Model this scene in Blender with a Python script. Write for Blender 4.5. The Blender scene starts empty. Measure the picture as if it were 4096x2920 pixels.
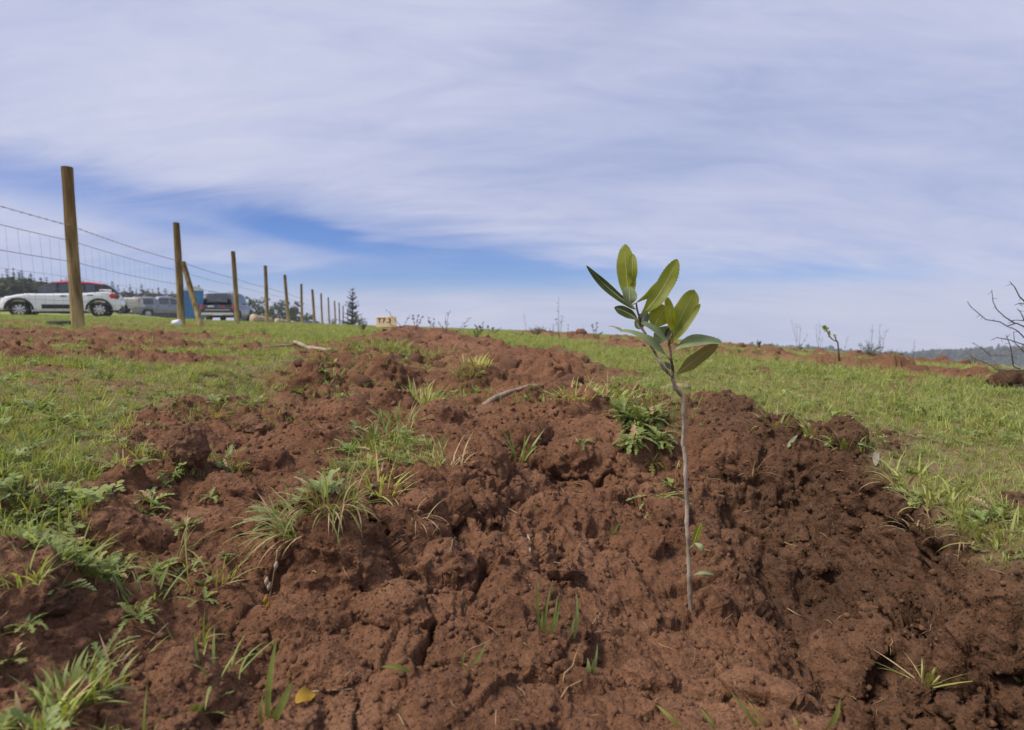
import bpy, math, random
import numpy as np
from mathutils import Vector, Matrix, noise as mnoise

R = math.radians
random.seed(7)
rng = np.random.default_rng(11)
SC = bpy.context.scene
COL = SC.collection

# ------------------------------------------------------------------ camera
CZ = 0.50                      # camera height in world units (metres)
PITCH = R(5.3)                 # looking slightly down
FPX = 2275.0                   # focal length in photograph pixels (4096 wide)
cam_data = bpy.data.cameras.new('camera')
cam_data.sensor_width = 36.0
cam_data.lens = 36.0 * FPX / 4096.0
cam_data.clip_start = 0.02
cam_data.clip_end = 6000.0
cam_data.dof.use_dof = True
cam_data.dof.focus_distance = 1.05
cam_data.dof.aperture_fstop = 6.3
cam = bpy.data.objects.new('camera', cam_data)
COL.objects.link(cam)
cam.location = (0, 0, CZ)
cam.rotation_euler = (R(90) - PITCH, 0, 0)
SC.camera = cam
cp_, sp_ = math.cos(PITCH), math.sin(PITCH)


def ray(px, py):
    """direction through a photograph pixel"""
    xc, yc = (px - 2048.0) / FPX, (1460.0 - py) / FPX
    return Vector((xc, yc * sp_ + cp_, yc * cp_ - sp_))


def P(px, py, Y):
    d = ray(px, py)
    return Vector((0, 0, CZ)) + d * (Y / d.y)


def Pz(px, py, z):
    d = ray(px, py)
    return Vector((0, 0, CZ)) + d * ((z - CZ) / d.z)


# ------------------------------------------------------------------ light
SUN_EL, SUN_AZ = R(54), R(-108)         # azimuth measured from the view direction, negative = left
sun_dir = Vector((math.sin(SUN_AZ) * math.cos(SUN_EL), math.cos(SUN_AZ) * math.cos(SUN_EL), math.sin(SUN_EL)))
sd = bpy.data.lights.new('sun', 'SUN')
sd.energy = 4.5
sd.angle = R(14)
sd.color = (1.0, 0.93, 0.83)
sun = bpy.data.objects.new('sun', sd)
COL.objects.link(sun)
sun.rotation_euler = sun_dir.to_track_quat('Z', 'Y').to_euler()

world = bpy.data.worlds.new('World')
SC.world = world
world.use_nodes = True


def build_world():
    nt = world.node_tree
    nt.nodes.clear()
    N, L = nt.nodes.new, nt.links.new

    def math_(op, a, b=None, c=None):
        n = N('ShaderNodeMath'); n.operation = op
        for i, v in enumerate((a, b, c)):
            if v is None: continue
            if isinstance(v, (int, float)): n.inputs[i].default_value = v
            else: L(v, n.inputs[i])
        return n.outputs[0]

    def smooth(v, a, b, lo=0.0, hi=1.0):
        n = N('ShaderNodeMapRange'); n.interpolation_type = 'SMOOTHSTEP'
        L(v, n.inputs[0])
        n.inputs[1].default_value = a; n.inputs[2].default_value = b
        n.inputs[3].default_value = lo; n.inputs[4].default_value = hi
        return n.outputs[0]

    out = N('ShaderNodeOutputWorld')
    sky = N('ShaderNodeTexSky'); sky.sky_type = 'NISHITA'
    sky.sun_disc = False
    sky.sun_elevation = SUN_EL
    sky.sun_rotation = SUN_AZ
    sky.air_density = 0.9; sky.dust_density = 0.0; sky.ozone_density = 6.0; sky.altitude = 500
    bg = N('ShaderNodeBackground'); bg.inputs[1].default_value = 0.10
    tint = N('ShaderNodeMix'); tint.data_type = 'RGBA'; tint.blend_type = 'MULTIPLY'; tint.inputs['Factor'].default_value = 1.0
    L(sky.outputs[0], tint.inputs[6]); tint.inputs[7].default_value = (0.46, 0.66, 1.06, 1)
    L(tint.outputs[2], bg.inputs[0])
    tc = N('ShaderNodeTexCoord')
    sep = N('ShaderNodeSeparateXYZ'); L(tc.outputs['Generated'], sep.inputs[0])
    x, y, z = sep.outputs
    az = math_('MULTIPLY', math_('ARCTAN2', x, y), 57.2958)
    el = math_('MULTIPLY', math_('ARCSINE', math_('MINIMUM', math_('MAXIMUM', z, -1.0), 1.0)), 57.2958)
    # cloud sheet coordinates: the direction projected on a flat layer overhead
    inv = math_('DIVIDE', 1.0, math_('ADD', math_('MAXIMUM', z, -0.14), 0.26))
    comb = N('ShaderNodeCombineXYZ')
    L(math_('MULTIPLY', x, inv), comb.inputs[0]); L(math_('MULTIPLY', y, inv), comb.inputs[1])

    def noise(scale, detail, rough, dist, sx, sy, rz, off=(0, 0, 0)):
        m = N('ShaderNodeMapping')
        L(comb.outputs[0], m.inputs[0])
        m.inputs['Rotation'].default_value = (0, 0, rz)
        m.inputs['Scale'].default_value = (sx, sy, 1)
        m.inputs['Location'].default_value = off
        n = N('ShaderNodeTexNoise'); n.inputs['Scale'].default_value = scale
        n.inputs['Detail'].default_value = detail; n.inputs['Roughness'].default_value = rough
        n.inputs['Distortion'].default_value = dist
        L(m.outputs[0], n.inputs['Vector'])
        return n.outputs['Fac']

    n1 = noise(0.9, 4, 0.50, 0.6, 0.6, 1.3, R(22), (3.1, 1.7, 0))
    n2 = noise(2.2, 6, 0.55, 1.1, 0.45, 1.5, R(-14), (7.3, 2.2, 0))
    n3 = noise(4.2, 9, 0.66, 1.6, 0.45, 1.3, R(28), (1.3, 9.2, 0))
    wob = math_('MULTIPLY', math_('SUBTRACT', n2, 0.5), 10.0)
    wob3 = math_('MULTIPLY', math_('SUBTRACT', n3, 0.5), 6.0)

    def gap(a0, e0, ra, re, tilt, amp, pw=2.0):
        da = math_('ADD', math_('SUBTRACT', az, a0), math_('MULTIPLY', wob, 1.2))
        de = math_('ADD', math_('SUBTRACT', el, e0), math_('MULTIPLY', wob, 0.14))
        de = math_('ADD', de, math_('MULTIPLY', wob3, 0.12))
        de = math_('ADD', de, math_('MULTIPLY', math_('SUBTRACT', az, a0), tilt))
        q = math_('ADD', math_('POWER', math_('ABSOLUTE', math_('DIVIDE', da, ra)), 2.0), math_('POWER', math_('ABSOLUTE', math_('DIVIDE', de, re)), pw))
        return math_('MULTIPLY', math_('EXPONENT', math_('MULTIPLY', q, -1.0)), amp)

    gaps = gap(-38, 9.7, 13, 2.2, 0.07, 0.66)
    gaps = math_('ADD', gaps, gap(-19.5, 7.3, 7.0, 1.25, 0.17, 0.80))
    gaps = math_('ADD', gaps, gap(-29, 6.9, 7.0, 0.9, 0.10, 0.30))
    gaps = math_('ADD', gaps, gap(-10, 7.6, 15, 3.2, 0.12, 0.52))
    gaps = math_('ADD', gaps, gap(2, 3.6, 26, 2.1, 0.0, 0.68))
    gaps = math_('ADD', gaps, gap(-24, 3.0, 14, 1.4, 0.0, 0.45))
    gaps = math_('ADD', gaps, gap(29, 3.2, 9, 0.9, 0.02, 0.30))
    gaps = math_('ADD', gaps, gap(8, 26, 12, 4.5, -0.3, 0.20))
    gaps = math_('ADD', gaps, gap(-36, 29, 14, 5, 0.2, 0.12))
    veil = math_('SUBTRACT', 1.0, gaps)
    veil = math_('ADD', veil, math_('MULTIPLY', math_('SUBTRACT', n2, 0.52), 0.42))
    veil = math_('ADD', veil, math_('MULTIPLY', math_('SUBTRACT', n1, 0.50), 0.50))
    veil = math_('ADD', veil, math_('MULTIPLY', math_('SUBTRACT', n3, 0.5), 0.26))
    fac = smooth(veil, 0.0, 1.05, 0.04, 0.97)
    # cloud brightness varies softly with thickness
    thick = math_('ADD', math_('MULTIPLY', n1, 0.58), math_('ADD', math_('MULTIPLY', n2, 0.26), math_('MULTIPLY', n3, 0.24)))
    ramp = N('ShaderNodeValToRGB')
    cr = ramp.color_ramp
    cr.elements[0].position = 0.36; cr.elements[0].color = (0.41, 0.47, 0.71, 1)
    cr.elements[1].position = 0.66; cr.elements[1].color = (0.63, 0.655, 0.83, 1)
    L(thick, ramp.inputs[0])
    cl = N('ShaderNodeBackground'); cl.inputs[1].default_value = 1.0
    L(ramp.outputs[0], cl.inputs[0])
    mix = N('ShaderNodeMixShader')
    L(fac, mix.inputs[0]); L(bg.outputs[0], mix.inputs[1]); L(cl.outputs[0], mix.inputs[2])
    L(mix.outputs[0], out.inputs[0])


build_world()
world.cycles.sampling_method = 'MANUAL'
world.cycles.sample_map_resolution = 512
SC.view_settings.view_transform = 'Standard'
SC.view_settings.look = 'None'
SC.view_settings.exposure = 0.0
SC.view_settings.gamma = 1.0
SC.view_settings.use_curve_mapping = False
SC.render.engine = 'CYCLES'
cy = SC.cycles
cy.use_denoising = True
try:
    cy.denoiser = 'OPENIMAGEDENOISE'
    cy.denoising_input_passes = 'RGB_ALBEDO_NORMAL'
    cy.denoising_prefilter = 'ACCURATE'
except Exception:
    pass
cy.max_bounces = 6; cy.diffuse_bounces = 3; cy.glossy_bounces = 2; cy.transmission_bounces = 4
cy.transparent_max_bounces = 6; cy.volume_bounces = 0
cy.sample_clamp_indirect = 4.0
cy.caustics_reflective = False; cy.caustics_refractive = False
cy.pixel_filter_type = 'BLACKMAN_HARRIS'

# ------------------------------------------------------------------ materials
MATS = {}


def _nodes(m):
    m.use_nodes = True
    nt = m.node_tree
    b = next(n for n in nt.nodes if n.type == 'BSDF_PRINCIPLED')
    o = next(n for n in nt.nodes if n.type == 'OUTPUT_MATERIAL')
    return nt, b, o


def mat(name, c1, c2=None, scale=8.0, rough=0.7, spec=0.3, bump=0.0, bscale=40.0, metallic=0.0,
        stretch=None, detail=4, dist=0.0, rand=0.0, lo=0.35, hi=0.65, coat=0.0):
    """Principled material, colour varied by noise between c1 and c2."""
    m = bpy.data.materials.new(name)
    nt, b, o = _nodes(m)
    N, L = nt.nodes.new, nt.links.new
    b.inputs['Roughness'].default_value = rough
    b.inputs['Specular IOR Level'].default_value = spec
    b.inputs['Metallic'].default_value = metallic
    if coat:
        b.inputs['Coat Weight'].default_value = coat
        b.inputs['Coat Roughness'].default_value = 0.06
    tc = N('ShaderNodeTexCoord')
    mp = N('ShaderNodeMapping'); L(tc.outputs['Object'], mp.inputs[0])
    if stretch: mp.inputs['Scale'].default_value = stretch
    if c2 is None: c2 = tuple(0.88 * v for v in c1)
    n = N('ShaderNodeTexNoise'); n.inputs['Scale'].default_value = scale
    n.inputs['Detail'].default_value = detail; n.inputs['Distortion'].default_value = dist
    L(mp.outputs[0], n.inputs['Vector'])
    r = N('ShaderNodeValToRGB')
    r.color_ramp.elements[0].position = lo; r.color_ramp.elements[0].color = (*c1, 1)
    r.color_ramp.elements[1].position = hi; r.color_ramp.elements[1].color = (*c2, 1)
    L(n.outputs['Fac'], r.inputs[0])
    col = r.outputs[0]
    if rand:
        oi = N('ShaderNodeObjectInfo')
        hs = N('ShaderNodeHueSaturation')
        mr = N('ShaderNodeMapRange'); L(oi.outputs['Random'], mr.inputs[0])
        mr.inputs[3].default_value = 1 - rand; mr.inputs[4].default_value = 1 + rand
        L(mr.outputs[0], hs.inputs['Value']); L(col, hs.inputs['Color'])
        col = hs.outputs[0]
    L(col, b.inputs['Base Color'])
    if bump:
        n2 = N('ShaderNodeTexNoise'); n2.inputs['Scale'].default_value = bscale
        n2.inputs['Detail'].default_value = 6; n2.inputs['Roughness'].default_value = 0.65
        L(mp.outputs[0], n2.inputs['Vector'])
        bp = N('ShaderNodeBump'); bp.inputs['Strength'].default_value = bump
        bp.inputs['Distance'].default_value = 0.01
        L(n2.outputs['Fac'], bp.inputs['Height']); L(bp.outputs[0], b.inputs['Normal'])
    MATS[name] = m
    return m


def leafmat(name, c1, c2, scale=40.0, rough=0.5, trans=0.35, tcol=None, rand=0.25, hue=0.015, spec=0.3):
    """leaf material: diffuse + light passing through the blade, varied per plant/instance."""
    m = bpy.data.materials.new(name)
    nt, b, o = _nodes(m)
    N, L = nt.nodes.new, nt.links.new
    b.inputs['Roughness'].default_value = rough
    b.inputs['Specular IOR Level'].default_value = spec
    tc = N('ShaderNodeTexCoord')
    n = N('ShaderNodeTexNoise'); n.inputs['Scale'].default_value = scale; n.inputs['Detail'].default_value = 3
    L(tc.outputs['Object'], n.inputs['Vector'])
    r = N('ShaderNodeValToRGB')
    r.color_ramp.elements[0].position = 0.35; r.color_ramp.elements[0].color = (*c1, 1)
    r.color_ramp.elements[1].position = 0.65; r.color_ramp.elements[1].color = (*c2, 1)
    L(n.outputs['Fac'], r.inputs[0])
    oi = N('ShaderNodeObjectInfo')
    hs = N('ShaderNodeHueSaturation')
    mr = N('ShaderNodeMapRange'); L(oi.outputs['Random'], mr.inputs[0])
    mr.inputs[3].default_value = 1 - rand; mr.inputs[4].default_value = 1 + rand
    wn = N('ShaderNodeTexWhiteNoise'); wn.noise_dimensions = '1D'; L(oi.outputs['Random'], wn.inputs['W'])
    mh = N('ShaderNodeMapRange'); L(wn.outputs['Value'], mh.inputs[0])
    mh.inputs[3].default_value = 0.5 - hue; mh.inputs[4].default_value = 0.5 + hue
    L(mr.outputs[0], hs.inputs['Value']); L(mh.outputs[0], hs.inputs['Hue']); L(r.outputs[0], hs.inputs['Color'])
    L(hs.outputs[0], b.inputs['Base Color'])
    t = N('ShaderNodeBsdfTranslucent')
    g = N('ShaderNodeMix'); g.data_type = 'RGBA'; g.blend_type = 'MULTIPLY'; g.inputs['Factor'].default_value = 1.0
    L(hs.outputs[0], g.inputs[6]); g.inputs[7].default_value = (*(tcol or (1.35, 1.3, 0.5)), 1)
    L(g.outputs[2], t.inputs[0])
    mx = N('ShaderNodeMixShader'); mx.inputs[0].default_value = trans
    L(b.outputs[0], mx.inputs[1]); L(t.outputs[0], mx.inputs[2]); L(mx.outputs[0], o.inputs[0])
    MATS[name] = m
    return m


# ------------------------------------------------------------------ object helpers
def obj(name, verts, faces, material, parent=None, smooth=True, loc=None):
    me = bpy.data.meshes.new(name)
    me.from_pydata([tuple(v) for v in verts], [], faces)
    if material is not None:
        for mm in (material if isinstance(material, (list, tuple)) else [material]):
            me.materials.append(mm)
    if smooth:
        me.polygons.foreach_set('use_smooth', np.ones(len(me.polygons), bool))
    me.update()
    o = bpy.data.objects.new(name, me)
    COL.objects.link(o)
    if parent is not None: o.parent = parent
    if loc is not None: o.location = loc
    return o


def npobj(name, V, F, material, parent=None, smooth=True, attrs=None):
    """mesh from numpy arrays, F is (n,3) or (n,4)"""
    me = bpy.data.meshes.new(name)
    k = F.shape[1]
    me.vertices.add(len(V)); me.vertices.foreach_set('co', np.ascontiguousarray(V, np.float32).ravel())
    me.loops.add(F.size); me.loops.foreach_set('vertex_index', np.ascontiguousarray(F, np.int32).ravel())
    me.polygons.add(len(F)); me.polygons.foreach_set('loop_start', np.arange(0, F.size, k, dtype=np.int32))
    if smooth: me.polygons.foreach_set('use_smooth', np.ones(len(F), bool))
    for mm in (material if isinstance(material, (list, tuple)) else [material]): me.materials.append(mm)
    for an, av in (attrs or {}).items():
        a = me.attributes.new(an, 'FLOAT', 'POINT'); a.data.foreach_set('value', np.ascontiguousarray(av, np.float32))
    me.update(calc_edges=True)
    o = bpy.data.objects.new(name, me)
    COL.objects.link(o)
    if parent is not None: o.parent = parent
    return o


def tag(o, label=None, cat=None, group=None, kind=None):
    if label: o['label'] = label
    if cat: o['category'] = cat
    if group: o['group'] = group
    if kind: o['kind'] = kind
    return o


def empty(name, loc, label=None, cat=None, group=None, rz=0.0):
    o = bpy.data.objects.new(name, None)
    o.empty_display_size = 0.1
    COL.objects.link(o)
    o.location = loc; o.rotation_euler = (0, 0, rz)
    return tag(o, label, cat, group)


class MB:
    """collects faces into one mesh"""
    def __init__(s): s.v = []; s.f = []

    def add(s, vs, fs):
        k = len(s.v); s.v.extend(Vector(v) for v in vs); s.f.extend(tuple(i + k for i in f) for f in fs); return s

    def box(s, c, d, m=None):
        c = Vector(c); x, y, z = d[0] / 2, d[1] / 2, d[2] / 2
        vs = [Vector((i * x, j * y, k * z)) for k in (-1, 1) for j in (-1, 1) for i in (-1, 1)]
        if m is not None: vs = [m @ v for v in vs]
        return s.add([c + v for v in vs], [(0, 2, 3, 1), (4, 5, 7, 6), (0, 1, 5, 4), (2, 6, 7, 3), (0, 4, 6, 2), (1, 3, 7, 5)])

    def tube(s, pts, rad, n=6, cap=True):
        pts = [Vector(p) for p in pts]
        if not isinstance(rad, (list, tuple)): rad = [rad] * len(pts)
        rings = []; prev = None
        for i, p in enumerate(pts):
            t = (pts[min(i + 1, len(pts) - 1)] - pts[max(i - 1, 0)])
            if t.length < 1e-9: t = Vector((0, 0, 1))
            t.normalize()
            if prev is None:
                a = t.cross(Vector((0, 0, 1)))
                if a.length < 0.1: a = t.cross(Vector((1, 0, 0)))
            else:
                a = prev - t * prev.dot(t)
            a.normalize(); prev = a; b = t.cross(a)
            k = len(s.v)
            for j in range(n):
                th = 2 * math.pi * j / n
                s.v.append(p + (a * math.cos(th) + b * math.sin(th)) * rad[i])
            rings.append(k)
        for i in range(len(rings) - 1):
            for j in range(n):
                s.f.append((rings[i] + j, rings[i] + (j + 1) % n, rings[i + 1] + (j + 1) % n, rings[i + 1] + j))
        if cap:
            s.f.append(tuple(rings[0] + j for j in reversed(range(n))))
            s.f.append(tuple(rings[-1] + j for j in range(n)))
        return s

    def build(s, name, material, parent=None, smooth=True, origin=None):
        if origin is not None:
            o0 = Vector(origin); vs = [v - o0 for v in s.v]
            return obj(name, vs, s.f, material, parent, smooth, o0)
        return obj(name, s.v, s.f, material, parent, smooth)


# ------------------------------------------------------------------ numpy noise
def _h(ix, iy, iz, s):
    n = (ix.astype(np.uint32) * np.uint32(374761393) + iy.astype(np.uint32) * np.uint32(668265263)
         + iz.astype(np.uint32) * np.uint32(2246822519) + np.uint32((s * 3266489917) & 0xffffffff))
    n = (n ^ (n >> np.uint32(13))) * np.uint32(1274126177)
    n = n ^ (n >> np.uint32(16))
    n = n * np.uint32(2654435761)
    n ^= n >> np.uint32(15)
    return n


def hash01(ix, iy, iz, s):
    return (_h(ix, iy, iz, s) & np.uint32(0xffffff)).astype(np.float32) / np.float32(0xffffff)


def vnoise(p, s=0):
    """value noise, p (n,3) -> [-1,1]"""
    i = np.floor(p).astype(np.int64); f = (p - i).astype(np.float32)
    u = f * f * f * (f * (f * 6 - 15) + 10)
    r = np.zeros(len(p), np.float32)
    for dx in (0, 1):
        wx = u[:, 0] if dx else 1 - u[:, 0]
        for dy in (0, 1):
            wy = u[:, 1] if dy else 1 - u[:, 1]
            for dz in (0, 1):
                wz = u[:, 2] if dz else 1 - u[:, 2]
                r += wx * wy * wz * hash01(i[:, 0] + dx, i[:, 1] + dy, i[:, 2] + dz, s)
    return r * 2 - 1


def fbm(p, octaves=4, s=0, gain=0.5):
    r = 0; a = 1.0; t = 0
    for k in range(octaves):
        r = r + a * vnoise(p * (2.03 ** k) + 17.3 * k, s + k); t += a; a *= gain
    return r / t


def worley(p, s=0):
    """F1, F2 and the id of the nearest cell"""
    i = np.floor(p).astype(np.int64)
    f1 = np.full(len(p), 9.0, np.float32); f2 = f1.copy(); idc = np.zeros(len(p), np.float32)
    fr = (p - i).astype(np.float32)
    for dx in (-1, 0, 1):
        for dy in (-1, 0, 1):
            for dz in (-1, 0, 1):
                jx, jy, jz = i[:, 0] + dx, i[:, 1] + dy, i[:, 2] + dz
                h = _h(jx, jy, jz, s)
                ax = (h & np.uint32(1023)).astype(np.float32) / 1023
                ay = ((h >> np.uint32(10)) & np.uint32(1023)).astype(np.float32) / 1023
                az = ((h >> np.uint32(20)) & np.uint32(1023)).astype(np.float32) / 1023
                d = np.sqrt((dx + ax - fr[:, 0]) ** 2 + (dy + ay - fr[:, 1]) ** 2 + (dz + az - fr[:, 2]) ** 2)
                m = d < f1
                f2 = np.where(m, f1, np.minimum(f2, d))
                idc = np.where(m, ax * 0.7 + az * 0.3, idc)
                f1 = np.where(m, d, f1)
    return f1, f2, idc


def sstep(x, a, b):
    t = np.clip((x - a) / (b - a), 0, 1); return t * t * (3 - 2 * t)

# ================================================================== GROUND
def base_z(X, Y):
    X = np.asarray(X, np.float64); Y = np.asarray(Y, np.float64)
    Xs = 25 * np.tanh(X / 25); Ys = 30 * np.tanh(Y / 30)
    z = 0.300 - 0.033 * Xs - 0.022 * Ys
    z = z - 0.070 * np.exp(-(X * X + Y * Y) / 4.0)
    w = sstep(X / np.maximum(np.abs(Y), 1e-3), -0.75, -0.30) * (Y > 0)
    q = 0.0042 * np.maximum(X, 0) ** 2 + 0.0011 * np.maximum(Y - 12, 0) ** 2 * w
    z = z - q / (1 + q / 62) - 0.075 * np.maximum(np.hypot(X, Y) - 450, 0) * w
    return z


def plan(px, py, lift=0.0):
    """where a photograph pixel meets the open field"""
    d = ray(px, py); t = 1.0
    lo, hi = 0.2, 400.0
    prev = None
    Y = 0.3
    while Y < 200:
        p = P(px, py, Y)
        if p.z < float(base_z(p.x, p.y)) + lift: break
        Y *= 1.01
    return (p.x, p.y)


def plan_z(px, py, z):
    p = Pz(px, py, z); return (p.x, p.y)


ROW1 = lambda Y: -0.02 - 0.155 * Y
ROW2 = lambda Y: np.interp(Y, [0, 2.5, 3.4, 4.3, 6.3, 8.2, 11, 16, 30], [5.6, 3.6, 2.75, 1.85, 1.5, 1.27, 0.8, 0.0, -2.4])
ROW3 = lambda Y: np.interp(Y, [0, 4.5, 6.2, 8.0, 12, 20, 30], [9.0, 5.8, 4.5, 3.8, 2.9, 1.4, -.4])

# sculpting points (pixel x, pixel y, height) read off the photograph
CTRL = [
    (1150, 1490, .300), (1060, 1560, .250), (1500, 1430, .300), (1680, 1500, .235), (1900, 1480, .235), (2180, 1420, .300),
    (2290, 1500, .235), (1880, 1620, .205), (1700, 1640, .235), (2050, 1650, .225), (2150, 1580, .268), (2330, 1570, .275),
    (2550, 1580, .275), (2650, 1640, .262), (2950, 1612, .272), (2800, 1640, .262), (3060, 1690, .262), (2850, 1760, .225),
    (2950, 1850, .195), (2700, 1760, .215), (2560, 1800, .195), (2300, 1650, .255), (2320, 1790, .200), (2260, 1880, .150),
    (2250, 1945, .120), (2500, 1960, .115), (2050, 1750, .215), (2030, 1850, .195), (2120, 1960, .150), (2420, 2100, .095),
    (2600, 2050, .100), (2780, 2060, .105), (2950, 2050, .120), (2600, 2250, .065), (2758, 2440, .035), (2500, 2420, .065),
    (2850, 2250, .065), (3000, 2300, .062), (2900, 2550, .035), (2600, 2600, .052), (2300, 2300, .105), (2150, 2200, .140),
    (2200, 2400, .110), (2250, 2650, .095), (1950, 2050, .185), (1820, 2000, .208), (1760, 2150, .198), (1850, 2350, .160),
    (1950, 2500, .140), (1700, 2500, .148), (1650, 2300, .170), (1900, 2750, .128), (2100, 2880, .120), (1500, 2850, .125),
    (1600, 1850, .228), (1400, 1800, .238), (1200, 1850, .236), (1000, 1700, .245), (1250, 1700, .242), (1450, 1620, .250),
    (1100, 1950, .222), (900, 1900, .235), (1500, 1980, .235), (1300, 2000, .245), (1480, 2080, .225), (1120, 2090, .235),
    (1300, 2200, .215), (1150, 2350, .180), (1430, 2400, .158), (1000, 2450, .170), (900, 2200, .205), (600, 2150, .222),
    (700, 2350, .195), (560, 2050, .232), (380, 2130, .235), (300, 2350, .215), (450, 2550, .195), (850, 2600, .155),
    (700, 2680, .180), (1000, 2800, .130), (1250, 2650, .142), (200, 2650, .198), (100, 2850, .195), (500, 2860, .172),
    (3085, 1790, .235), (3250, 1850, .225), (3000, 2000, .120), (3250, 2120, .105), (3400, 1950, .195),
    (3300, 2350, .060), (3450, 2550, .068), (3200, 2550, .050), (3150, 2700, .055), (3500, 2750, .070), (3750, 2800, .060),
    (4050, 2880, .065), (3300, 2880, .060), (2750, 2750, .060), (2600, 2880, .075), (3000, 2860, .055),
]
CTRL = [(a, b, z if Pz(a, b, z).y > 2.3 else 0.21 - 0.88 * (0.25 - z)) for (a, b, z) in CTRL]
for (a, b, x) in [(3600, 2060, .625), (3450, 2150, .575), (3700, 2180, .605), (3850, 2330, .575), (3700, 2300, .578), (3520, 2300, .535), (3650, 2400, .540),
                  (3780, 2540, .520), (3980, 2660, .515), (4050, 2450, .570), (3950, 2500, .552)]:
    d_ = ray(a, b); Y_ = x * d_.y / d_.x; CTRL.append((a, b, P(a, b, Y_).z))
# the grass beside the row keeps the level of the field
ANCH_PX = [(0, 1560), (300, 1600), (600, 1540), (900, 1500), (150, 1750), (60, 1900), (0, 2150), (100, 2250), (1000, 1450), (1250, 1390),
           (2450, 1480), (2700, 1520), (3000, 1560), (3300, 1640), (3600, 1700), (3900, 1800), (4090, 1950), (3500, 1560), (4000, 1650)]
ANCH_XY = [(.74, .42), (.76, .60), (.78, .80), (.82, 1.0), (.85, 1.2), (.88, 1.45), (.95, 1.8), (.7, 1.65), (.55, 1.75), (.75, .2), (.62, .35),
           (-.62, .42), (-.70, .60), (-.80, .80), (-.95, 1.0), (-1.1, 1.25), (-1.2, 1.6), (-1.3, 2.0), (-.55, .25),
           (-1.2, .4), (-.8, .25), (-.4, .15), (0, .1), (.4, .12), (.9, .3), (1.3, .7), (1.4, 1.4), (-1.6, 1.2), (-1.5, 2.0), (1.6, 2.2),
           (-1.2, -.6), (1.2, -.6), (0, -.8), (-2.0, 3.2), (1.4, 3.2), (-2.2, .6), (2.2, 1.2), (.7, 2.6), (-.4, 3.6), (.2, 3.4), (-1.1, 3.4)]


def ridge_only(X, Y):
    """low ripped rows running away from the camera"""
    X = np.asarray(X, np.float64); Y = np.asarray(Y, np.float64)
    d = X - ROW1(Y)
    p = np.stack([X * 1.1, Y * 1.1, 0 * X], -1)
    n = vnoise(p.reshape(-1, 3), 3).reshape(X.shape)
    h = (0.085 * np.exp(-(d / 0.62) ** 2) * (0.85 + 0.5 * n) - 0.06 * np.exp(-((d - 0.05) / 0.16) ** 2)) * sstep(Y, 1.6, 3.0) * (1 - sstep(Y, 10.5, 14))
    return h


BANK = ([.30, .50, .644, .695, .817, .95, 1.07, 1.25, 1.48, 1.7], [.60, .60, .60, .605, .635, .67, .715, .70, .67, .6])


def bank_edge(X, Y):
    return np.interp(Y, *BANK) + .028 * vnoise(np.c_[X * 7, Y * 7, 0 * X], 77) - X


def bank_cut(X, Y):
    s = bank_edge(X, Y)
    w = sstep(Y, .38, .55) * (1 - sstep(Y, 1.15, 1.4))
    return -w * (.13 * sstep(s, -.008, .045) * (1 - sstep(s, .10, .34)) + .030 * np.exp(-((s - .085) / .03) ** 2) * (1 + .8 * vnoise(np.c_[X * 9, Y * 9, 0 * X], 79)))


class TPS:
    def __init__(s, xy, v, lam=2e-4):
        s.c = np.asarray(xy, np.float64); n = len(s.c)
        d = np.linalg.norm(s.c[:, None] - s.c[None], axis=2)
        K = s.k(d) + lam * np.eye(n)
        Pm = np.c_[np.ones(n), s.c]
        A = np.block([[K, Pm], [Pm.T, np.zeros((3, 3))]])
        s.w = np.linalg.solve(A, np.r_[v, 0, 0, 0])

    @staticmethod
    def k(d): return np.where(d > 1e-9, d * d * np.log(np.maximum(d, 1e-9)), 0)

    def __call__(s, X, Y):
        out = np.empty(len(X)); n = len(s.c)
        for a in range(0, len(X), 60000):
            q = np.c_[X[a:a + 60000], Y[a:a + 60000]]
            d = np.sqrt((q[:, None, 0] - s.c[None, :, 0]) ** 2 + (q[:, None, 1] - s.c[None, :, 1]) ** 2)
            out[a:a + 60000] = s.k(d) @ s.w[:n] + s.w[n] + q @ s.w[n + 1:]
        return out


_xy, _v = [], []
for (a, b, z) in CTRL:
    p = Pz(a, b, z); _xy.append((p.x, p.y)); _v.append(z - float(base_z(p.x, p.y)) - float(ridge_only(np.array([p.x]), np.array([p.y]))[0]))
for (a, b) in ANCH_PX:
    q = plan(a, b); _xy.append(q); _v.append(0.0)
for q in ANCH_XY:
    _xy.append(q); _v.append(0.0)
_xy = np.array(_xy); _v = np.array(_v)
# drop control points that nearly coincide
keep = []
for i in range(len(_xy)):
    if all(np.hypot(*(_xy[i] - _xy[j])) > 0.02 for j in keep): keep.append(i)
tps = TPS(_xy[keep], _v[keep])


def smooth_z(X, Y):
    X = np.asarray(X, np.float64).ravel(); Y = np.asarray(Y, np.float64).ravel()
    z = base_z(X, Y) + ridge_only(X, Y)
    r = np.hypot(X, Y)
    m = r < 4.0
    t = np.zeros(len(X)); t[m] = np.clip(tps(X[m], Y[m]), -0.32, 0.14)
    z = z + t * (1 - sstep(r, 2.6, 3.9))
    m = r < 2
    z[m] += bank_cut(X[m], Y[m])
    return z


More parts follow.
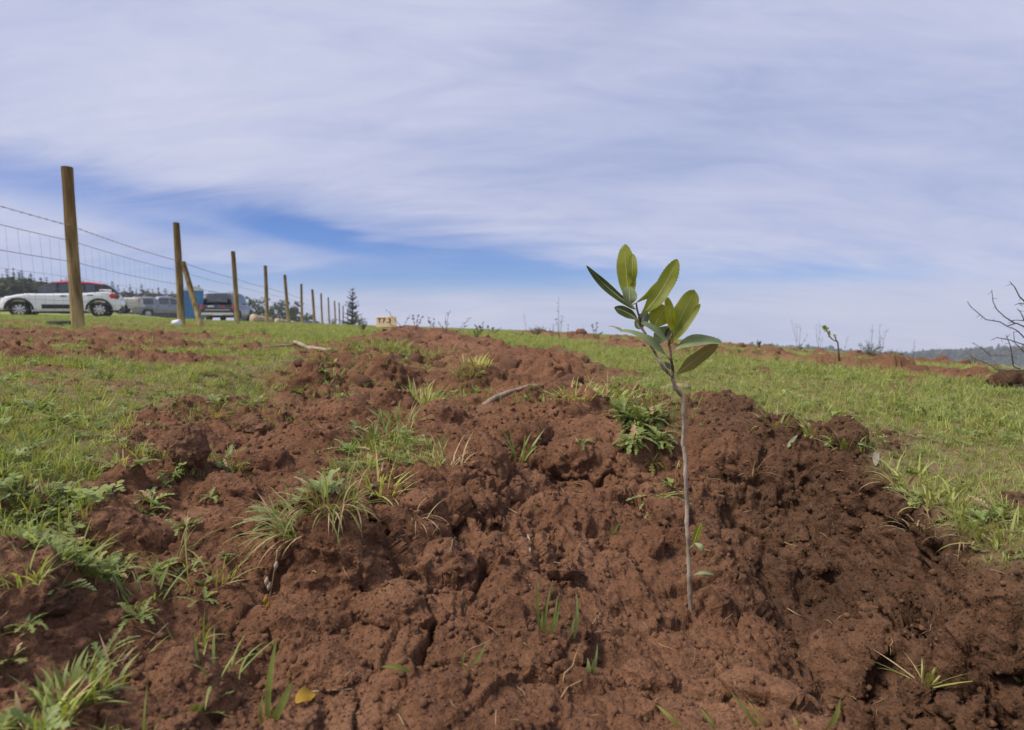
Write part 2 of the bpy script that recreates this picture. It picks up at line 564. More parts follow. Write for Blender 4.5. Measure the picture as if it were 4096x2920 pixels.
# ---- where the bare soil is
SOIL_L = [(1560, 1322), (1420, 1365), (1290, 1405), (1090, 1480), (1040, 1560), (720, 1565), (420, 1650), (330, 1720), (360, 1800),
          (400, 1860), (330, 1960), (200, 2080), (60, 2180), (-60, 2300), (-200, 2450), (-300, 2600), (-400, 2780), (-500, 2920)]
SOIL_R = [(1800, 1325), (1930, 1375), (2060, 1410), (2240, 1400), (2320, 1470), (2420, 1545), (2700, 1600), (2950, 1590), (3060, 1680),
          (3300, 1735), (3560, 1855), (3740, 2040), (3930, 2175), (4096, 2250), (4300, 2360)]
poly = [plan(a, b) for a, b in SOIL_L] + [(-.62, .1), (-.6, -.5), (.9, -.5)] + [plan(a, b) for a, b in reversed(SOIL_R)]
poly = np.array(poly)


def poly_sd(X, Y, pg):
    """signed distance, positive inside"""
    d = np.full(len(X), 1e9); ins = np.zeros(len(X), bool)
    n = len(pg)
    for i in range(n):
        ax, ay = pg[i]; bx, by = pg[(i + 1) % n]
        ex, ey = bx - ax, by - ay
        t = np.clip(((X - ax) * ex + (Y - ay) * ey) / (ex * ex + ey * ey + 1e-12), 0, 1)
        d = np.minimum(d, np.hypot(X - ax - t * ex, Y - ay - t * ey))
        c = ((ay > Y) != (by > Y)) & (X < (bx - ax) * (Y - ay) / (by - ay + 1e-12) + ax)
        ins ^= c
    return np.where(ins, d, -d)


BARE = []                                   # trodden bare patches (x, y, rx, ry, rot)
for (px, py, rx, ry, w) in [(120, 1345, 1.9, .75, 1.2), (420, 1335, 1.7, .65, 1.2), (120, 1420, 1.0, .30, 1.2), (480, 1385, 1.2, .38, 1.2), (250, 1300, 2.5, .6, 1.), (700, 1300, 2.2, .7, .9),
                            (640, 1352, .7, .16, .8), (60, 1480, .35, .10, .7), (330, 1540, .25, .07, .6), (1000, 1410, .3, .09, .5),
                            (60, 1975, .06, .03, .9), (330, 1345, .5, .2, .8), (620, 1322, .9, .3, .8), (900, 1310, 1.2, .3, .6),
                            (2680, 1620, .05, .02, .7), (4090, 2020, .05, .04, .9), (3850, 1700, .06, .04, .6), (3300, 1560, .10, .05, .6)]:
    q = plan(px, py); BARE.append((q[0], q[1], rx, ry, w))


def soil_mask(X, Y):
    p3 = np.c_[X, Y, 0 * X]
    r = np.hypot(X, Y)
    wob = fbm(p3 * 5, 4, 21) * np.clip(0.03 + 0.05 * r, 0, .22)
    sd_ = poly_sd(X, Y, poly) + wob
    m = sstep(sd_, -0.012 * (1 + r), 0.02 * (1 + r))
    bm = (r < 2) & (X > .25)
    m[bm] = np.maximum(m[bm], sstep(bank_edge(X[bm], Y[bm]), -.012, .006) * (Y[bm] < 1.45) * (Y[bm] > 0))
    for fn, w, s in ((ROW2, .40, 31), (ROW3, .50, 41)):
        d = np.abs(X - fn(Y))
        n = fbm(np.c_[X * 1.7, Y * 1.7, 0 * X], 4, s)
        m = np.maximum(m, .95 * sstep(w * (0.70 + 2.0 * n) - d, -0.05, .10) * (Y > 1.5) * (1 - sstep(Y, 14, 18)))
    for (a, b, rx, ry, w) in BARE:
        q = ((X - a) / rx) ** 2 + ((Y - b) / ry) ** 2
        n = vnoise(p3 * 6, 51)
        m = np.maximum(m, w * sstep(1 - q + .6 * n, 0, .7))
    n = fbm(p3 * 2.3 + 5, 4, 61)
    m = np.maximum(m, .75 * sstep(n, .30, .50) * (r < 40))
    return m


# broad lumps and hollows read off the photograph: foot pixel, width, height (pixels), depth factor
LUMPS = [(1310, 2370, 640, 250, .6), (3290, 2100, 600, 90, .6), (410, 2185, 380, 140, .6), (700, 2860, 340, 200, .8), (1180, 1575, 330, 120, .8), (1540, 1535, 200, 120, .8), (2200, 1520, 260, 120, .7), (2100, 1815, 220, 110, .8), (2320, 1945, 340, 150, .55), (3480, 2690, 470, 150, .8),
         (2880, 2490, 200, 100, .8), (900, 2010, 380, 120, .6), (470, 1975, 260, 110, .7), (3130, 2915, 300, 240, .8), (2140, 2290, 300, 120, .6), 
         (2960, 1655, 380, 50, .5), (1760, 1700, 230, 110, .7), (1730, 2080, 230, 120, .7), (2330, 1680, 300, 100, .6), (2430, 2270, 220, 90, .7), (1790, 2300, 240, 90, .7), (2600, 2800, 300, 110, .7),
         (1650, 2915, 460, 150, .7), (250, 2900, 360, 110, .7), (1560, 1650, 240, 100, .7), (1380, 1690, 260, 90, .7), (1900, 1560, 260, 110, .7), (1980, 1900, 220, 90, .7), (2560, 1900, 160, 110, .7),
         (2700, 2120, 180, 80, .8), (3050, 2300, 260, 120, .7), (2950, 1930, 220, 110, .6), (3200, 2420, 260, 110, .7), (1240, 1800, 330, 90, .6), (1020, 1880, 260, 80, .6), (1600, 2500, 300, 110, .7),
         (2000, 2500, 240, 90, .7), (2250, 2560, 280, 100, .7), (1100, 2620, 300, 110, .7), (1300, 2760, 260, 90, .7), (2350, 2780, 240, 100, .7), (3700, 2900, 320, 160, .7), (1950, 2100, 200, 100, .8),
         (330, 1340, 420, 26, .5)]
HOLES = [(2250, 1950, 120, .030), (2700, 1950, 80, .03), (3180, 2060, 260, .060), (3560, 2320, 170, .05), (3660, 2400, 200, .075), (3780, 2490, 220, .085), (3900, 2580, 230, .085), (4040, 2690, 230, .085), (1450, 2380, 110, .03), (1560, 2330, 80, .03), (1120, 2300, 90, .02),
         (2790, 2600, 40, .035), (2160, 2300, 90, .025), (1830, 1650, 110, .03), (2700, 1870, 60, .03), (2890, 1930, 50, .035), (3080, 2730, 110, .03), (3330, 2310, 90, .03), (2060, 2240, 70, .02), (920, 1950, 50, .02), (1370, 1640, 110, .02), (2960, 2480, 60, .03)]


def onsmooth(px, py):
    lo = .3; Ys = np.geomspace(.3, 12, 260); d = ray(px, py)
    X = d.x / d.y * Ys; Z = CZ + d.z / d.y * Ys
    below = np.where(Z < smooth_z(X, Ys))[0]
    k = below[0] if len(below) else 259
    return X[k], Ys[k]


def sculpt(X, Y):
    p = np.c_[X, Y, 0 * X]; out = np.zeros(len(X))
    nz = fbm(p * 8, 2, 171, .45); nz2 = fbm(p * 15, 1, 173, .5)
    for i, (px, py, w, h, df) in enumerate(LUMPS):
        x, y = onsmooth(px, py); sc = y / FPX; rx, hz_ = w * sc / 2, h * sc * .60; ry = rx * df
        cy = y + ry * .8
        m = (np.abs(X - x) < rx * 2) & (np.abs(Y - cy) < ry * 2.4)
        a = ((i * 37) % 60 - 30) / 57.3
        dx, dy = (X[m] - x) / rx, (Y[m] - cy) / ry
        q = (np.abs(dx * math.cos(a) + dy * math.sin(a)) ** 2.5 + np.abs(-dx * math.sin(a) + dy * math.cos(a)) ** 2.5) ** .4 + .50 * nz[m] + .08 * nz2[m]
        out[m] += hz_ * ((1 - sstep(q, .35, 1.10)) * (1 - .25 * q * q + .6 * nz[m]) - .22 * np.exp(-((q - 1.12) / .10) ** 2))
    for (px, py, w, dp) in HOLES:
        x, y = onsmooth(px, py); rx = w * y / FPX * .6
        m = (np.abs(X - x) < rx * 3) & (np.abs(Y - y) < rx * 3)
        q = np.hypot((X[m] - x) / rx, (Y[m] - y) / (rx * .7)) + .8 * nz[m] + .1 * nz2[m]
        out[m] -= dp * (1 - sstep(q, .3, 1.05))
    return out


def build_ground():
    th = np.concatenate([np.linspace(-180, -58, 26)[:-1], np.linspace(-58, 57, 650), np.linspace(56, 180, 26)[1:-1]])
    th = np.radians(th)
    r = [0.04, .08, .12, .16, .20, .24, .28, .31]
    x = 0.335
    while x < 800:
        r.append(x)
        x *= 1 + (0.0033 if x < 1.7 else 0.0033 + (0.011 - .0033) * min(1, (x - 1.7) / 4) if x < 14 else 0.085)
    r = np.array(r)
    T, RR = np.meshgrid(th, r)
    X = (RR * np.sin(T)).ravel(); Y = (RR * np.cos(T)).ravel()
    nr, nt = T.shape
    Z = smooth_z(X, Y)
    S = soil_mask(X, Y)
    nm = np.hypot(X, Y) < 8
    Z[nm] += sculpt(X[nm], Y[nm]) * np.clip(S[nm] * 1.2, 0, 1)
    # spread the rows of every column evenly over the slopes so that steep faces are as finely divided as flat ground
    Zg = Z.reshape(nr, nt); Sg = S.reshape(nr, nt)
    k1 = int(np.searchsorted(r, 3.2))
    R2 = RR.copy(); Z2_ = Zg.copy(); S2_ = Sg.copy()
    k0 = int(np.searchsorted(r, .30)); rs = r[k0:k1]; kk = k1 - k0
    for c in range(nt):
        dz = np.diff(Zg[k0:k1, c]); ds = np.sqrt(np.diff(rs) ** 2 + 1.3 * dz * dz) / (.5 * (rs[1:] + rs[:-1]))
        cum = np.r_[0, np.cumsum(ds)]
        R2[k0:k1, c] = np.interp(np.linspace(0, cum[-1], kk), cum, rs)
    # neighbouring columns share similar rows
    ker = np.hanning(27)[1:-1]; ker /= ker.sum(); hw = len(ker) // 2
    pad = np.concatenate([R2[k0:k1, -hw:], R2[k0:k1], R2[k0:k1, :hw]], axis=1)
    sm = sum(ker[t] * pad[:, t:t + nt] for t in range(len(ker)))
    for c in range(nt):
        rn = sm[:, c]; R2[k0:k1, c] = rn
        Z2_[k0:k1, c] = np.interp(rn, rs, Zg[k0:k1, c]); S2_[k0:k1, c] = np.interp(rn, rs, Sg[k0:k1, c])
    RR = R2; Z = Z2_.ravel(); S = S2_.ravel()
    X = (RR * np.sin(T)).ravel(); Y = (RR * np.cos(T)).ravel()
    V = np.c_[X, Y, Z]
    # normals of the smooth sheet
    G = V.reshape(nr, nt, 3)
    du = np.empty_like(G); du[:, 1:-1] = G[:, 2:] - G[:, :-2]; du[:, 0] = G[:, 1] - G[:, -1]; du[:, -1] = G[:, 0] - G[:, -2]
    dv = np.gradient(G, axis=0)
    nn = np.cross(du, dv).reshape(-1, 3)
    nn /= np.linalg.norm(nn, axis=1)[:, None] + 1e-12
    nn *= np.sign(nn[:, 2:3] + 1e-9)
    rr = RR.ravel()
    D = np.zeros(len(X))
    near = rr < 16
    idx = np.where(near)[0]
    p = V[idx]; s = S[idx]; rad = rr[idx]
    d = np.zeros(len(idx))
    wp = p + 0.03 * np.c_[fbm(p * 9, 3, 71), fbm(p * 9 + 3, 3, 72), fbm(p * 9 + 7, 3, 73)]
    rough = 0.5 + 0.5 * fbm(p * 4.0, 3, 81)                       # smooth crumbly places and lumpy places
    wet = .82 * sstep(X[idx] + .16 * fbm(p * 5, 4, 83, .6), .26, .66) * (1 - sstep(Y[idx], 1.5, 2.2))
    def lumps(freq, seed, amp, crack, lo, hi):
        f1, f2, cid = worley(wp * freq, seed)
        dome = np.sqrt(np.clip(1 - (f1 / 0.95) ** 2, 0, 1)) - .6
        crk = np.clip(1 - (f2 - f1) / 0.10, 0, 1)
        sel = sstep(vnoise(p * freq * .30, seed + 5), lo, hi)
        return sel * (amp * dome * (0.1 + 1.5 * cid) - crack * crk * cid)
    far = sstep(rad, 1.5, 3.5)
    def facets(freq, seed, amp, slope):
        q = wp * freq; i0 = np.floor(q).astype(np.int64)
        best = np.full(len(q), 9.0); out = np.zeros(len(q))
        for dx in (-1, 0, 1):
            for dy in (-1, 0, 1):
                for dz in (-1, 0, 1):
                    h = _h(i0[:, 0] + dx, i0[:, 1] + dy, i0[:, 2] + dz, seed)
                    j = [((h >> np.uint32(k)) & np.uint32(1023)).astype(np.float32) / 1023 for k in (0, 10, 20)]
                    o = [(i0[:, k] + (dx, dy, dz)[k] + j[k]) - q[:, k] for k in range(3)]
                    dd = o[0] ** 2 + o[1] ** 2 + o[2] ** 2
                    m = dd < best
                    h2 = h * np.uint32(2654435761)
                    t = [((h2 >> np.uint32(k)) & np.uint32(255)).astype(np.float32) / 127.5 - 1 for k in (0, 8, 16)]
                    v = amp * t[2] + slope / freq * (o[0] * t[0] + o[1] * t[1])
                    out = np.where(m, v, out); best = np.where(m, dd, best)
        return out
    brk = sstep(vnoise(p * 2.6 + 3, 88), -.25, .25)
    d += facets(7.5, 301, .0065, .26) * (.25 + .8 * brk)
    d += facets(17.0, 311, .0036, .32) * (.3 + .9 * rough)
    d += facets(38.0, 321, .0020, .40) * (.3 + .9 * rough)
    d += lumps(5.0, 101, .060 * (0.6 + .7 * far), .012 + .012 * far, -.2, .6)
    d += lumps(11.0, 111, .028 * (1 + .6 * far), .010, -.1, .6) * (.35 + .85 * rough)
    d += lumps(24.0, 121, .0125 * (1 + .6 * far), .0045, -.2, .5) * (.30 + .9 * rough)
    d += lumps(47.0, 123, .0048, .002, -.3, .5) * (.30 + .9 * rough)
    nr2 = rad < 3.2
    pn = wp[nr2]
    f1, f2, cid = worley(pn * 62, 131)
    fine = .0042 * (np.sqrt(np.clip(1 - (f1 / .75) ** 2, 0, 1)) - .5) * (.2 + 1.3 * cid)
    f1, f2, cid = worley(pn * 115, 141)
    fine += .0022 * (np.sqrt(np.clip(1 - (f1 / .75) ** 2, 0, 1)) - .5) * (.2 + 1.3 * cid)
    d[nr2] += fine * (.45 + .75 * rough[nr2] + .8 * wet[nr2]) * (1 - sstep(rad[nr2], 2.2, 3.2))
    d += .020 * fbm(p * 8, 6, 91, .58) + .006 * fbm(p * 40, 4, 92, .6) * (.4 + rough)
    rid = 1 - np.abs(fbm(p * 6.5 + 2, 5, 93, .55)) * 2.2
    d += .016 * np.clip(rid, -.5, 1) * rough
    # a few deep crevices
    cv = np.abs(fbm(p * 4.2 + 9, 4, 95)); cm = sstep(vnoise(p * 3.1 + 1, 94), .05, .45)
    d -= .052 * np.clip(1 - cv / .034, 0, 1) ** 1.3 * cm
    pit = sstep(vnoise(p * 26, 97), .62, .80) * sstep(vnoise(p * 5 + 7, 98), 0, .4)
    d -= .014 * pit
    d *= .62 + .38 * sstep(rad, .62, 1.0)
    d *= s * (1 - sstep(rad, 11, 16))
    # clods of the two farther rows stand proud
    for fn, w, sd0, up_ in ((ROW2, .40, 201, 1.0), (ROW3, .50, 211, .55)):
        dd = np.abs(p[:, 0] - fn(p[:, 1])); lift = s * np.exp(-(dd / w) ** 2) * (p[:, 1] > 1.8) * (1 - sstep(p[:, 1], 13, 16))
        f1, f2, cid = worley(wp * 3.6, sd0)
        d += lift * up_ * (.10 * np.sqrt(np.clip(1 - (f1 / .8) ** 2, 0, 1)) * (.3 + cid) - .01)
    # soft unevenness under the turf
    d += (1 - s) * (.012 * fbm(p * 3.5, 4, 97) + .004 * fbm(p * 25, 2, 98) * (rad < 5))
    D[idx] = d
    farm = ~near
    Z2 = np.zeros(len(X)); Z2[farm] = 0.25 * fbm(V[farm] * .05, 3, 99) * np.clip((rr[farm] - 16) / 60, 0, 1)
    V2 = V + nn * D[:, None]; V2[:, 2] += Z2
    wetA = np.zeros(len(X)); wetA[idx] = wet
    roughA = np.zeros(len(X)); roughA[idx] = rough
    i = np.arange(nr - 1)[:, None] * nt; j = np.arange(nt)[None, :]; j2 = (j + 1) % nt
    F = np.stack([i + j, i + j2, i + nt + j2, i + nt + j], -1).reshape(-1, 4)[:, ::-1]
    return V2, F, S, wetA, roughA, nr, nt, rr


# ---- soil / turf material
def ground_material():
    m = bpy.data.materials.new('red_soil_and_turf')
    nt, b, o = _nodes(m)
    N, L = nt.nodes.new, nt.links.new
    tc = N('ShaderNodeTexCoord')

    def noise(scale, detail=5, rough=.6):
        n = N('ShaderNodeTexNoise'); n.inputs['Scale'].default_value = scale; n.inputs['Detail'].default_value = detail
        n.inputs['Roughness'].default_value = rough; L(tc.outputs['Object'], n.inputs['Vector']); return n.outputs['Fac']

    def ramp(v, stops):
        r = N('ShaderNodeValToRGB'); e = r.color_ramp.elements
        while len(e) < len(stops): e.new(0.5)
        for k, (p, c) in enumerate(stops): e[k].position = p; e[k].color = (*c, 1)
        L(v, r.inputs[0]); return r.outputs[0]

    def mix(f, a, c, mode='MIX'):
        n = N('ShaderNodeMix'); n.data_type = 'RGBA'; n.blend_type = mode
        if isinstance(f, float): n.inputs['Factor'].default_value = f
        else: L(f, n.inputs['Factor'])
        for k, v in ((6, a), (7, c)):
            if isinstance(v, tuple): n.inputs[k].default_value = (*v, 1)
            else: L(v, n.inputs[k])
        return n.outputs[2]

    def attr(name):
        a = N('ShaderNodeAttribute'); a.attribute_name = name; return a.outputs['Fac']
    red = ramp(noise(5.5), [(.28, (.128, .062, .034)), (.5, (.184, .090, .050)), (.72, (.248, .130, .075))])
    fine = ramp(noise(140, 4, .75), [(.32, (.62, .62, .62)), (.52, (1., 1., 1.)), (.74, (1.32, 1.28, 1.22))])
    red = mix(1.0, red, fine, 'MULTIPLY')
    wet = ramp(noise(14), [(.3, (.075, .041, .025)), (.7, (.130, .072, .043))])
    wet = mix(1.0, wet, fine, 'MULTIPLY')
    soil = mix(attr('wet'), red, wet)
    # dry pale dust where the soil was trodden
    turf = ramp(noise(28, 8, .7), [(.32, (.15, .085, .050)), (.50, (.20, .15, .075)), (.70, (.21, .20, .075))])
    far = ramp(noise(.6, 6), [(.35, (.20, .220, .070)), (.55, (.23, .25, .08)), (.72, (.20, .155, .085))])
    cd = N('ShaderNodeSeparateXYZ'); L(tc.outputs['Object'], cd.inputs[0])
    mr = N('ShaderNodeMapRange'); L(cd.outputs[1], mr.inputs[0]); mr.inputs[1].default_value = 3; mr.inputs[2].default_value = 9
    turf = mix(mr.outputs[0], turf, far)
    col = mix(attr('soil'), turf, soil)
    L(col, b.inputs['Base Color'])
    b.inputs['Roughness'].default_value = 1.0; b.inputs['Specular IOR Level'].default_value = .12
    bp = N('ShaderNodeBump'); bp.inputs['Strength'].default_value = .75; bp.inputs['Distance'].default_value = .004
    L(noise(330, 5, .7), bp.inputs['Height'])
    bp2 = N('ShaderNodeBump'); bp2.inputs['Strength'].default_value = .6; bp2.inputs['Distance'].default_value = .012
    L(noise(70, 5, .65), bp2.inputs['Height']); L(bp.outputs[0], bp2.inputs['Normal'])
    bp3 = N('ShaderNodeBump'); bp3.inputs['Strength'].default_value = .5; bp3.inputs['Distance'].default_value = .04
    L(noise(17, 6, .65), bp3.inputs['Height']); L(bp2.outputs[0], bp3.inputs['Normal'])
    L(bp3.outputs[0], b.inputs['Normal'])
    return m


SOILMAT = ground_material()
GV, GF, GS, GWET, GROUGH, GNR, GNT, GR = build_ground()
ground = npobj('ground', GV, GF, SOILMAT, attrs={'soil': GS, 'wet': GWET})
tag(ground, 'red ploughed soil row running through short green field', None, None, 'structure')
bpy.context.view_layer.update()
DEPS = bpy.context.evaluated_depsgraph_get()
_gev = ground.evaluated_get(DEPS)


def gz(x, y):
    ok, loc, nrm, _ = _gev.ray_cast(Vector((x, y, 40)), Vector((0, 0, -1)))
    return loc.z if ok else float(base_z(x, y))


def hit(px, py, sink=0.0):
    """point of the ground seen at a photograph pixel"""
    d = ray(px, py).normalized()
    ok, loc, nrm, _ = _gev.ray_cast(Vector((0, 0, CZ)), d)
    if not ok: return P(px, py, 30)
    return Vector((loc.x, loc.y, loc.z - sink))

# ================================================================== SCATTERED STUFF
grass_m = leafmat('grass_blade', (.25, .29, .075), (.37, .39, .13), 60, .55, .38, (1.25, 1.25, .45), .30, .022)
grass_m2 = leafmat('grass_blade_deep', (.18, .235, .065), (.27, .32, .095), 60, .5, .35, (1.3, 1.3, .5), .28, .015)
weed_m = leafmat('weed_leaf', (.16, .20, .055), (.245, .28, .085), 90, .55, .30, (1.2, 1.3, .6), .28, .02)
weed_pale = leafmat('weed_leaf_pale', (.20, .255, .085), (.275, .325, .115), 90, .55, .30, (1.2, 1.25, .6), .2, .012)
straw_m = leafmat('dry_straw', (.30, .20, .10), (.42, .31, .17), 70, .7, .2, (1.1, 1.0, .7), .3, .012)
stem_m = mat('green_stem', (.14, .20, .06), (.20, .24, .09), 40, .6)


def bladepts(base, az, L, lean, bend, w, seg=3, twist=0.0):
    """verts/faces of one tapering bent grass blade"""
    base = Vector(base); d = Vector((math.sin(az), math.cos(az), 0)); side = Vector((math.cos(az + twist), -math.sin(az + twist), 0))
    vs, fs = [], []
    p = base.copy(); a = lean
    for i in range(seg + 1):
        t = i / seg
        ww = w * (0.75 + 0.5 * t if t < .4 else 0.95) * (1 - max(0, (t - .35) / .65) ** 1.6)
        if i == seg:
            vs.append(p.copy())
        else:
            vs += [p - side * ww / 2, p + side * ww / 2]
        st = L / seg
        p = p + (d * math.sin(a) + Vector((0, 0, 1)) * math.cos(a)) * st
        a += bend / seg
    for i in range(seg - 1):
        k = 2 * i; fs.append((k, k + 1, k + 3, k + 2))
    k = 2 * (seg - 1); fs.append((k, k + 1, k + 2))
    return vs, fs


def blade(mb, *a, **k): mb.add(*bladepts(*a, **k)); return mb


def grass_proto(n, spread, L, w, seed, lean=.5, seg=3):
    r = random.Random(seed); mb = MB()
    for i in range(n):
        q = spread * math.sqrt(r.random()); t = r.uniform(0, 6.283)
        az = t + r.uniform(-1.2, 1.2)
        blade(mb, (q * math.sin(t), q * math.cos(t), -.004), az, L * r.uniform(.45, 1.1), r.uniform(.05, lean), r.uniform(.2, 1.5), w * r.uniform(.7, 1.25), seg, r.uniform(-.8, .8))
    return mb


def lobed_leaf(mb, base, az, L, w, lift, droop, lobes=5, seed=0, pinn=.55):
    """pinnately cut weed leaf: a rachis blade with rounded lobes either side"""
    r = random.Random(seed)
    base = Vector(base); d = Vector((math.sin(az), math.cos(az), 0)); sd = Vector((math.cos(az), -math.sin(az), 0)); up = Vector((0, 0, 1))
    a = lift; p = base.copy(); step = L / lobes
    for i in range(lobes):
        dirv = d * math.cos(a) + up * math.sin(a); nrm = up * math.cos(a) - d * math.sin(a)
        q = p + dirv * step
        t = (i + .6) / lobes
        ww = w * (math.sin(min(1, t * 1.15) * math.pi * .82) * .9 + .12) * r.uniform(.75, 1.2)
        rw = w * .10
        mb.add([p - sd * rw, p + sd * rw, q + sd * rw, q - sd * rw], [(0, 1, 2, 3)])
        for s in (-1, 1):
            c = p + dirv * step * .5
            out = sd * s
            tipdir = (out * .85 + dirv * .55).normalized()
            k = r.uniform(.55, 1.3)
            l0 = c + dirv * step * .42; l1 = c - dirv * step * .40
            m0 = c + tipdir * ww * k + nrm * ww * .18
            e0 = c + tipdir * ww * .62 * k + dirv * step * .46 + nrm * ww * .14
            e1 = c + tipdir * ww * .62 * k - dirv * step * .40 + nrm * ww * .10
            f = [(0, 1, 2, 3, 4)] if s > 0 else [(4, 3, 2, 1, 0)]
            mb.add([l1, e1, m0, e0, l0], f)
        p = q; a -= droop / lobes
    dirv = d * math.cos(a) + up * math.sin(a)
    mb.add([p - sd * w * .12, p - sd * w * .4 + dirv * w * .35, p + dirv * w * .8, p + sd * w * .4 + dirv * w * .35, p + sd * w * .12], [(0, 1, 2, 3, 4)])
    return mb


def clover_proto(n, spread, size, h, seed):
    r = random.Random(seed); mb = MB()
    for i in range(n):
        q = spread * math.sqrt(r.random()); t = r.uniform(0, 6.283); hh = h * r.uniform(.4, 1.2)
        b = Vector((q * math.sin(t) * .5, q * math.cos(t) * .5, 0)); top = Vector((q * math.sin(t), q * math.cos(t), hh))
        e = Vector((.0006, 0, 0)); mb.add([b - e, b + e, top + e, top - e], [(0, 1, 2, 3)])
        a0 = r.uniform(0, 6.28); s = size * r.uniform(.7, 1.25)
        for k in range(3):
            a = a0 + k * 2.094
            dv = Vector((math.sin(a), math.cos(a), r.uniform(-.1, .35))).normalized(); sd = Vector((math.cos(a), -math.sin(a), r.uniform(-.2, .2)))
            mb.add([top, top + dv * s * .6 - sd * s * .42, top + dv * s - sd * s * .22, top + dv * s + sd * s * .22, top + dv * s * .6 + sd * s * .42], [(0, 1, 2, 3, 4)])
    return mb


def rosette_proto(n, L, w, seed, lobes=5, lift=(.15, .8)):
    r = random.Random(seed); mb = MB()
    for i in range(n):
        lobed_leaf(mb, (0, 0, .002), i * 6.283 / n + r.uniform(-.4, .4), L * r.uniform(.55, 1.1), w * r.uniform(.8, 1.15), r.uniform(*lift), r.uniform(.3, 1.0), lobes, seed * 31 + i)
    return mb


def crumb_proto(seed, sub=1):
    import bmesh
    bm = bmesh.new(); bmesh.ops.create_icosphere(bm, subdivisions=sub, radius=.5)
    r = random.Random(seed); off = Vector((r.uniform(0, 50),) * 3)
    for v in bm.verts:
        n = mnoise.noise(v.co * 2.2 + off) * .35 + mnoise.noise(v.co * 5 + off) * .14
        v.co *= 1 + n
        v.co.z *= .78
    mb = MB(); bm.verts.ensure_lookup_table()
    mb.add([v.co.copy() for v in bm.verts], [tuple(l.index for l in f.verts) for f in bm.faces]); bm.free()
    return mb


def scatter(name, protos, mats_, pts, rot, scl, kid, label):
    """one stuff object: prototypes and points share a mesh; a node tree puts a prototype on every point"""
    vs, fs, mi, pid = [], [], [], []
    for k, (mb, m) in enumerate(zip(protos, mats_)):
        o = len(vs); vs += [tuple(v) for v in mb.v]; fs += [tuple(i + o for i in f) for f in mb.f]
        mi += [k] * len(mb.f); pid += [k + 1] * len(mb.v)
    nv = len(vs)
    me = bpy.data.meshes.new(name)
    me.from_pydata(vs + [tuple(p) for p in np.asarray(pts)], [], fs)
    for m in mats_: me.materials.append(m)
    me.polygons.foreach_set('material_index', np.array(mi, np.int32))
    me.polygons.foreach_set('use_smooth', np.ones(len(me.polygons), bool))
    n = len(pts)
    def at(nm, ty, arr, prop='value'):
        a = me.attributes.new(nm, ty, 'POINT'); a.data.foreach_set(prop, arr)
    at('pid', 'INT', np.r_[np.array(pid, np.int32), np.zeros(n, np.int32)])
    at('kid', 'INT', np.r_[np.full(nv, -1, np.int32), np.asarray(kid, np.int32)])
    at('rot', 'FLOAT_VECTOR', np.r_[np.zeros((nv, 3)), rot].astype(np.float32).ravel(), 'vector')
    at('scl', 'FLOAT', np.r_[np.zeros(nv), scl].astype(np.float32))
    o = bpy.data.objects.new(name, me); COL.objects.link(o)
    ng = bpy.data.node_groups.new(name + '_nodes', 'GeometryNodeTree')
    ng.interface.new_socket('Geometry', in_out='INPUT', socket_type='NodeSocketGeometry')
    ng.interface.new_socket('Geometry', in_out='OUTPUT', socket_type='NodeSocketGeometry')
    N, L = ng.nodes.new, ng.links.new
    gi, go = N('NodeGroupInput'), N('NodeGroupOutput')

    def na(nm, ty):
        x = N('GeometryNodeInputNamedAttribute'); x.data_type = ty; x.inputs[0].default_value = nm; return x.outputs[0]

    def eq(nm, v):
        c = N('FunctionNodeCompare'); c.data_type = 'INT'; c.operation = 'EQUAL'
        L(na(nm, 'INT'), c.inputs[2]); c.inputs[3].default_value = v; return c.outputs[0]

    def sep(nm, v):
        s = N('GeometryNodeSeparateGeometry'); s.domain = 'POINT'; L(gi.outputs[0], s.inputs[0]); L(eq(nm, v), s.inputs[1]); return s.outputs[0]
    join = N('GeometryNodeJoinGeometry')
    for k in range(len(protos)):
        ip = N('GeometryNodeInstanceOnPoints')
        L(sep('kid', k), ip.inputs['Points']); L(sep('pid', k + 1), ip.inputs['Instance'])
        er = N('FunctionNodeEulerToRotation'); L(na('rot', 'FLOAT_VECTOR'), er.inputs[0])
        L(er.outputs[0], ip.inputs['Rotation']); L(na('scl', 'FLOAT'), ip.inputs['Scale'])
        L(ip.outputs[0], join.inputs[0])
    L(join.outputs[0], go.inputs[0])
    md = o.modifiers.new('scatter', 'NODES'); md.node_group = ng
    return tag(o, label, None, None, 'stuff')


# ---- faces of the ground to scatter on
_a, _b, _c, _d = (GV[GF[:, k]] for k in range(4))
FC = (_a + _b + _c + _d) / 4
FN = np.cross(_c - _a, _d - _b); FA = np.linalg.norm(FN, axis=1) / 2; FN /= (np.linalg.norm(FN, axis=1)[:, None] + 1e-15); FN *= np.sign(FN[:, 2:3] + 1e-9)
FS = GS[GF].mean(1); FW = GWET[GF].mean(1); FR = GR[GF].mean(1)
FAZ = np.degrees(np.arctan2(FC[:, 0], FC[:, 1]))
VIEW = (np.abs(FAZ) < 76) & (FR > .3) & (FR < 34)


def sample(dens, cap=None):
    """dens per square metre on each face -> points, face indices"""
    w = np.where(VIEW, dens * FA, 0); tot = w.sum(); n = int(tot)
    if cap and n > cap: n = cap
    cs = np.cumsum(w) / tot
    fi = np.searchsorted(cs, rng.random(n))
    u, v = rng.random((n, 1)), rng.random((n, 1))
    A, B, C_, D_ = (GV[GF[fi, k]] for k in range(4))
    return (A * (1 - u) + B * u) * (1 - v) + (D_ * (1 - u) + C_ * u) * v, fi


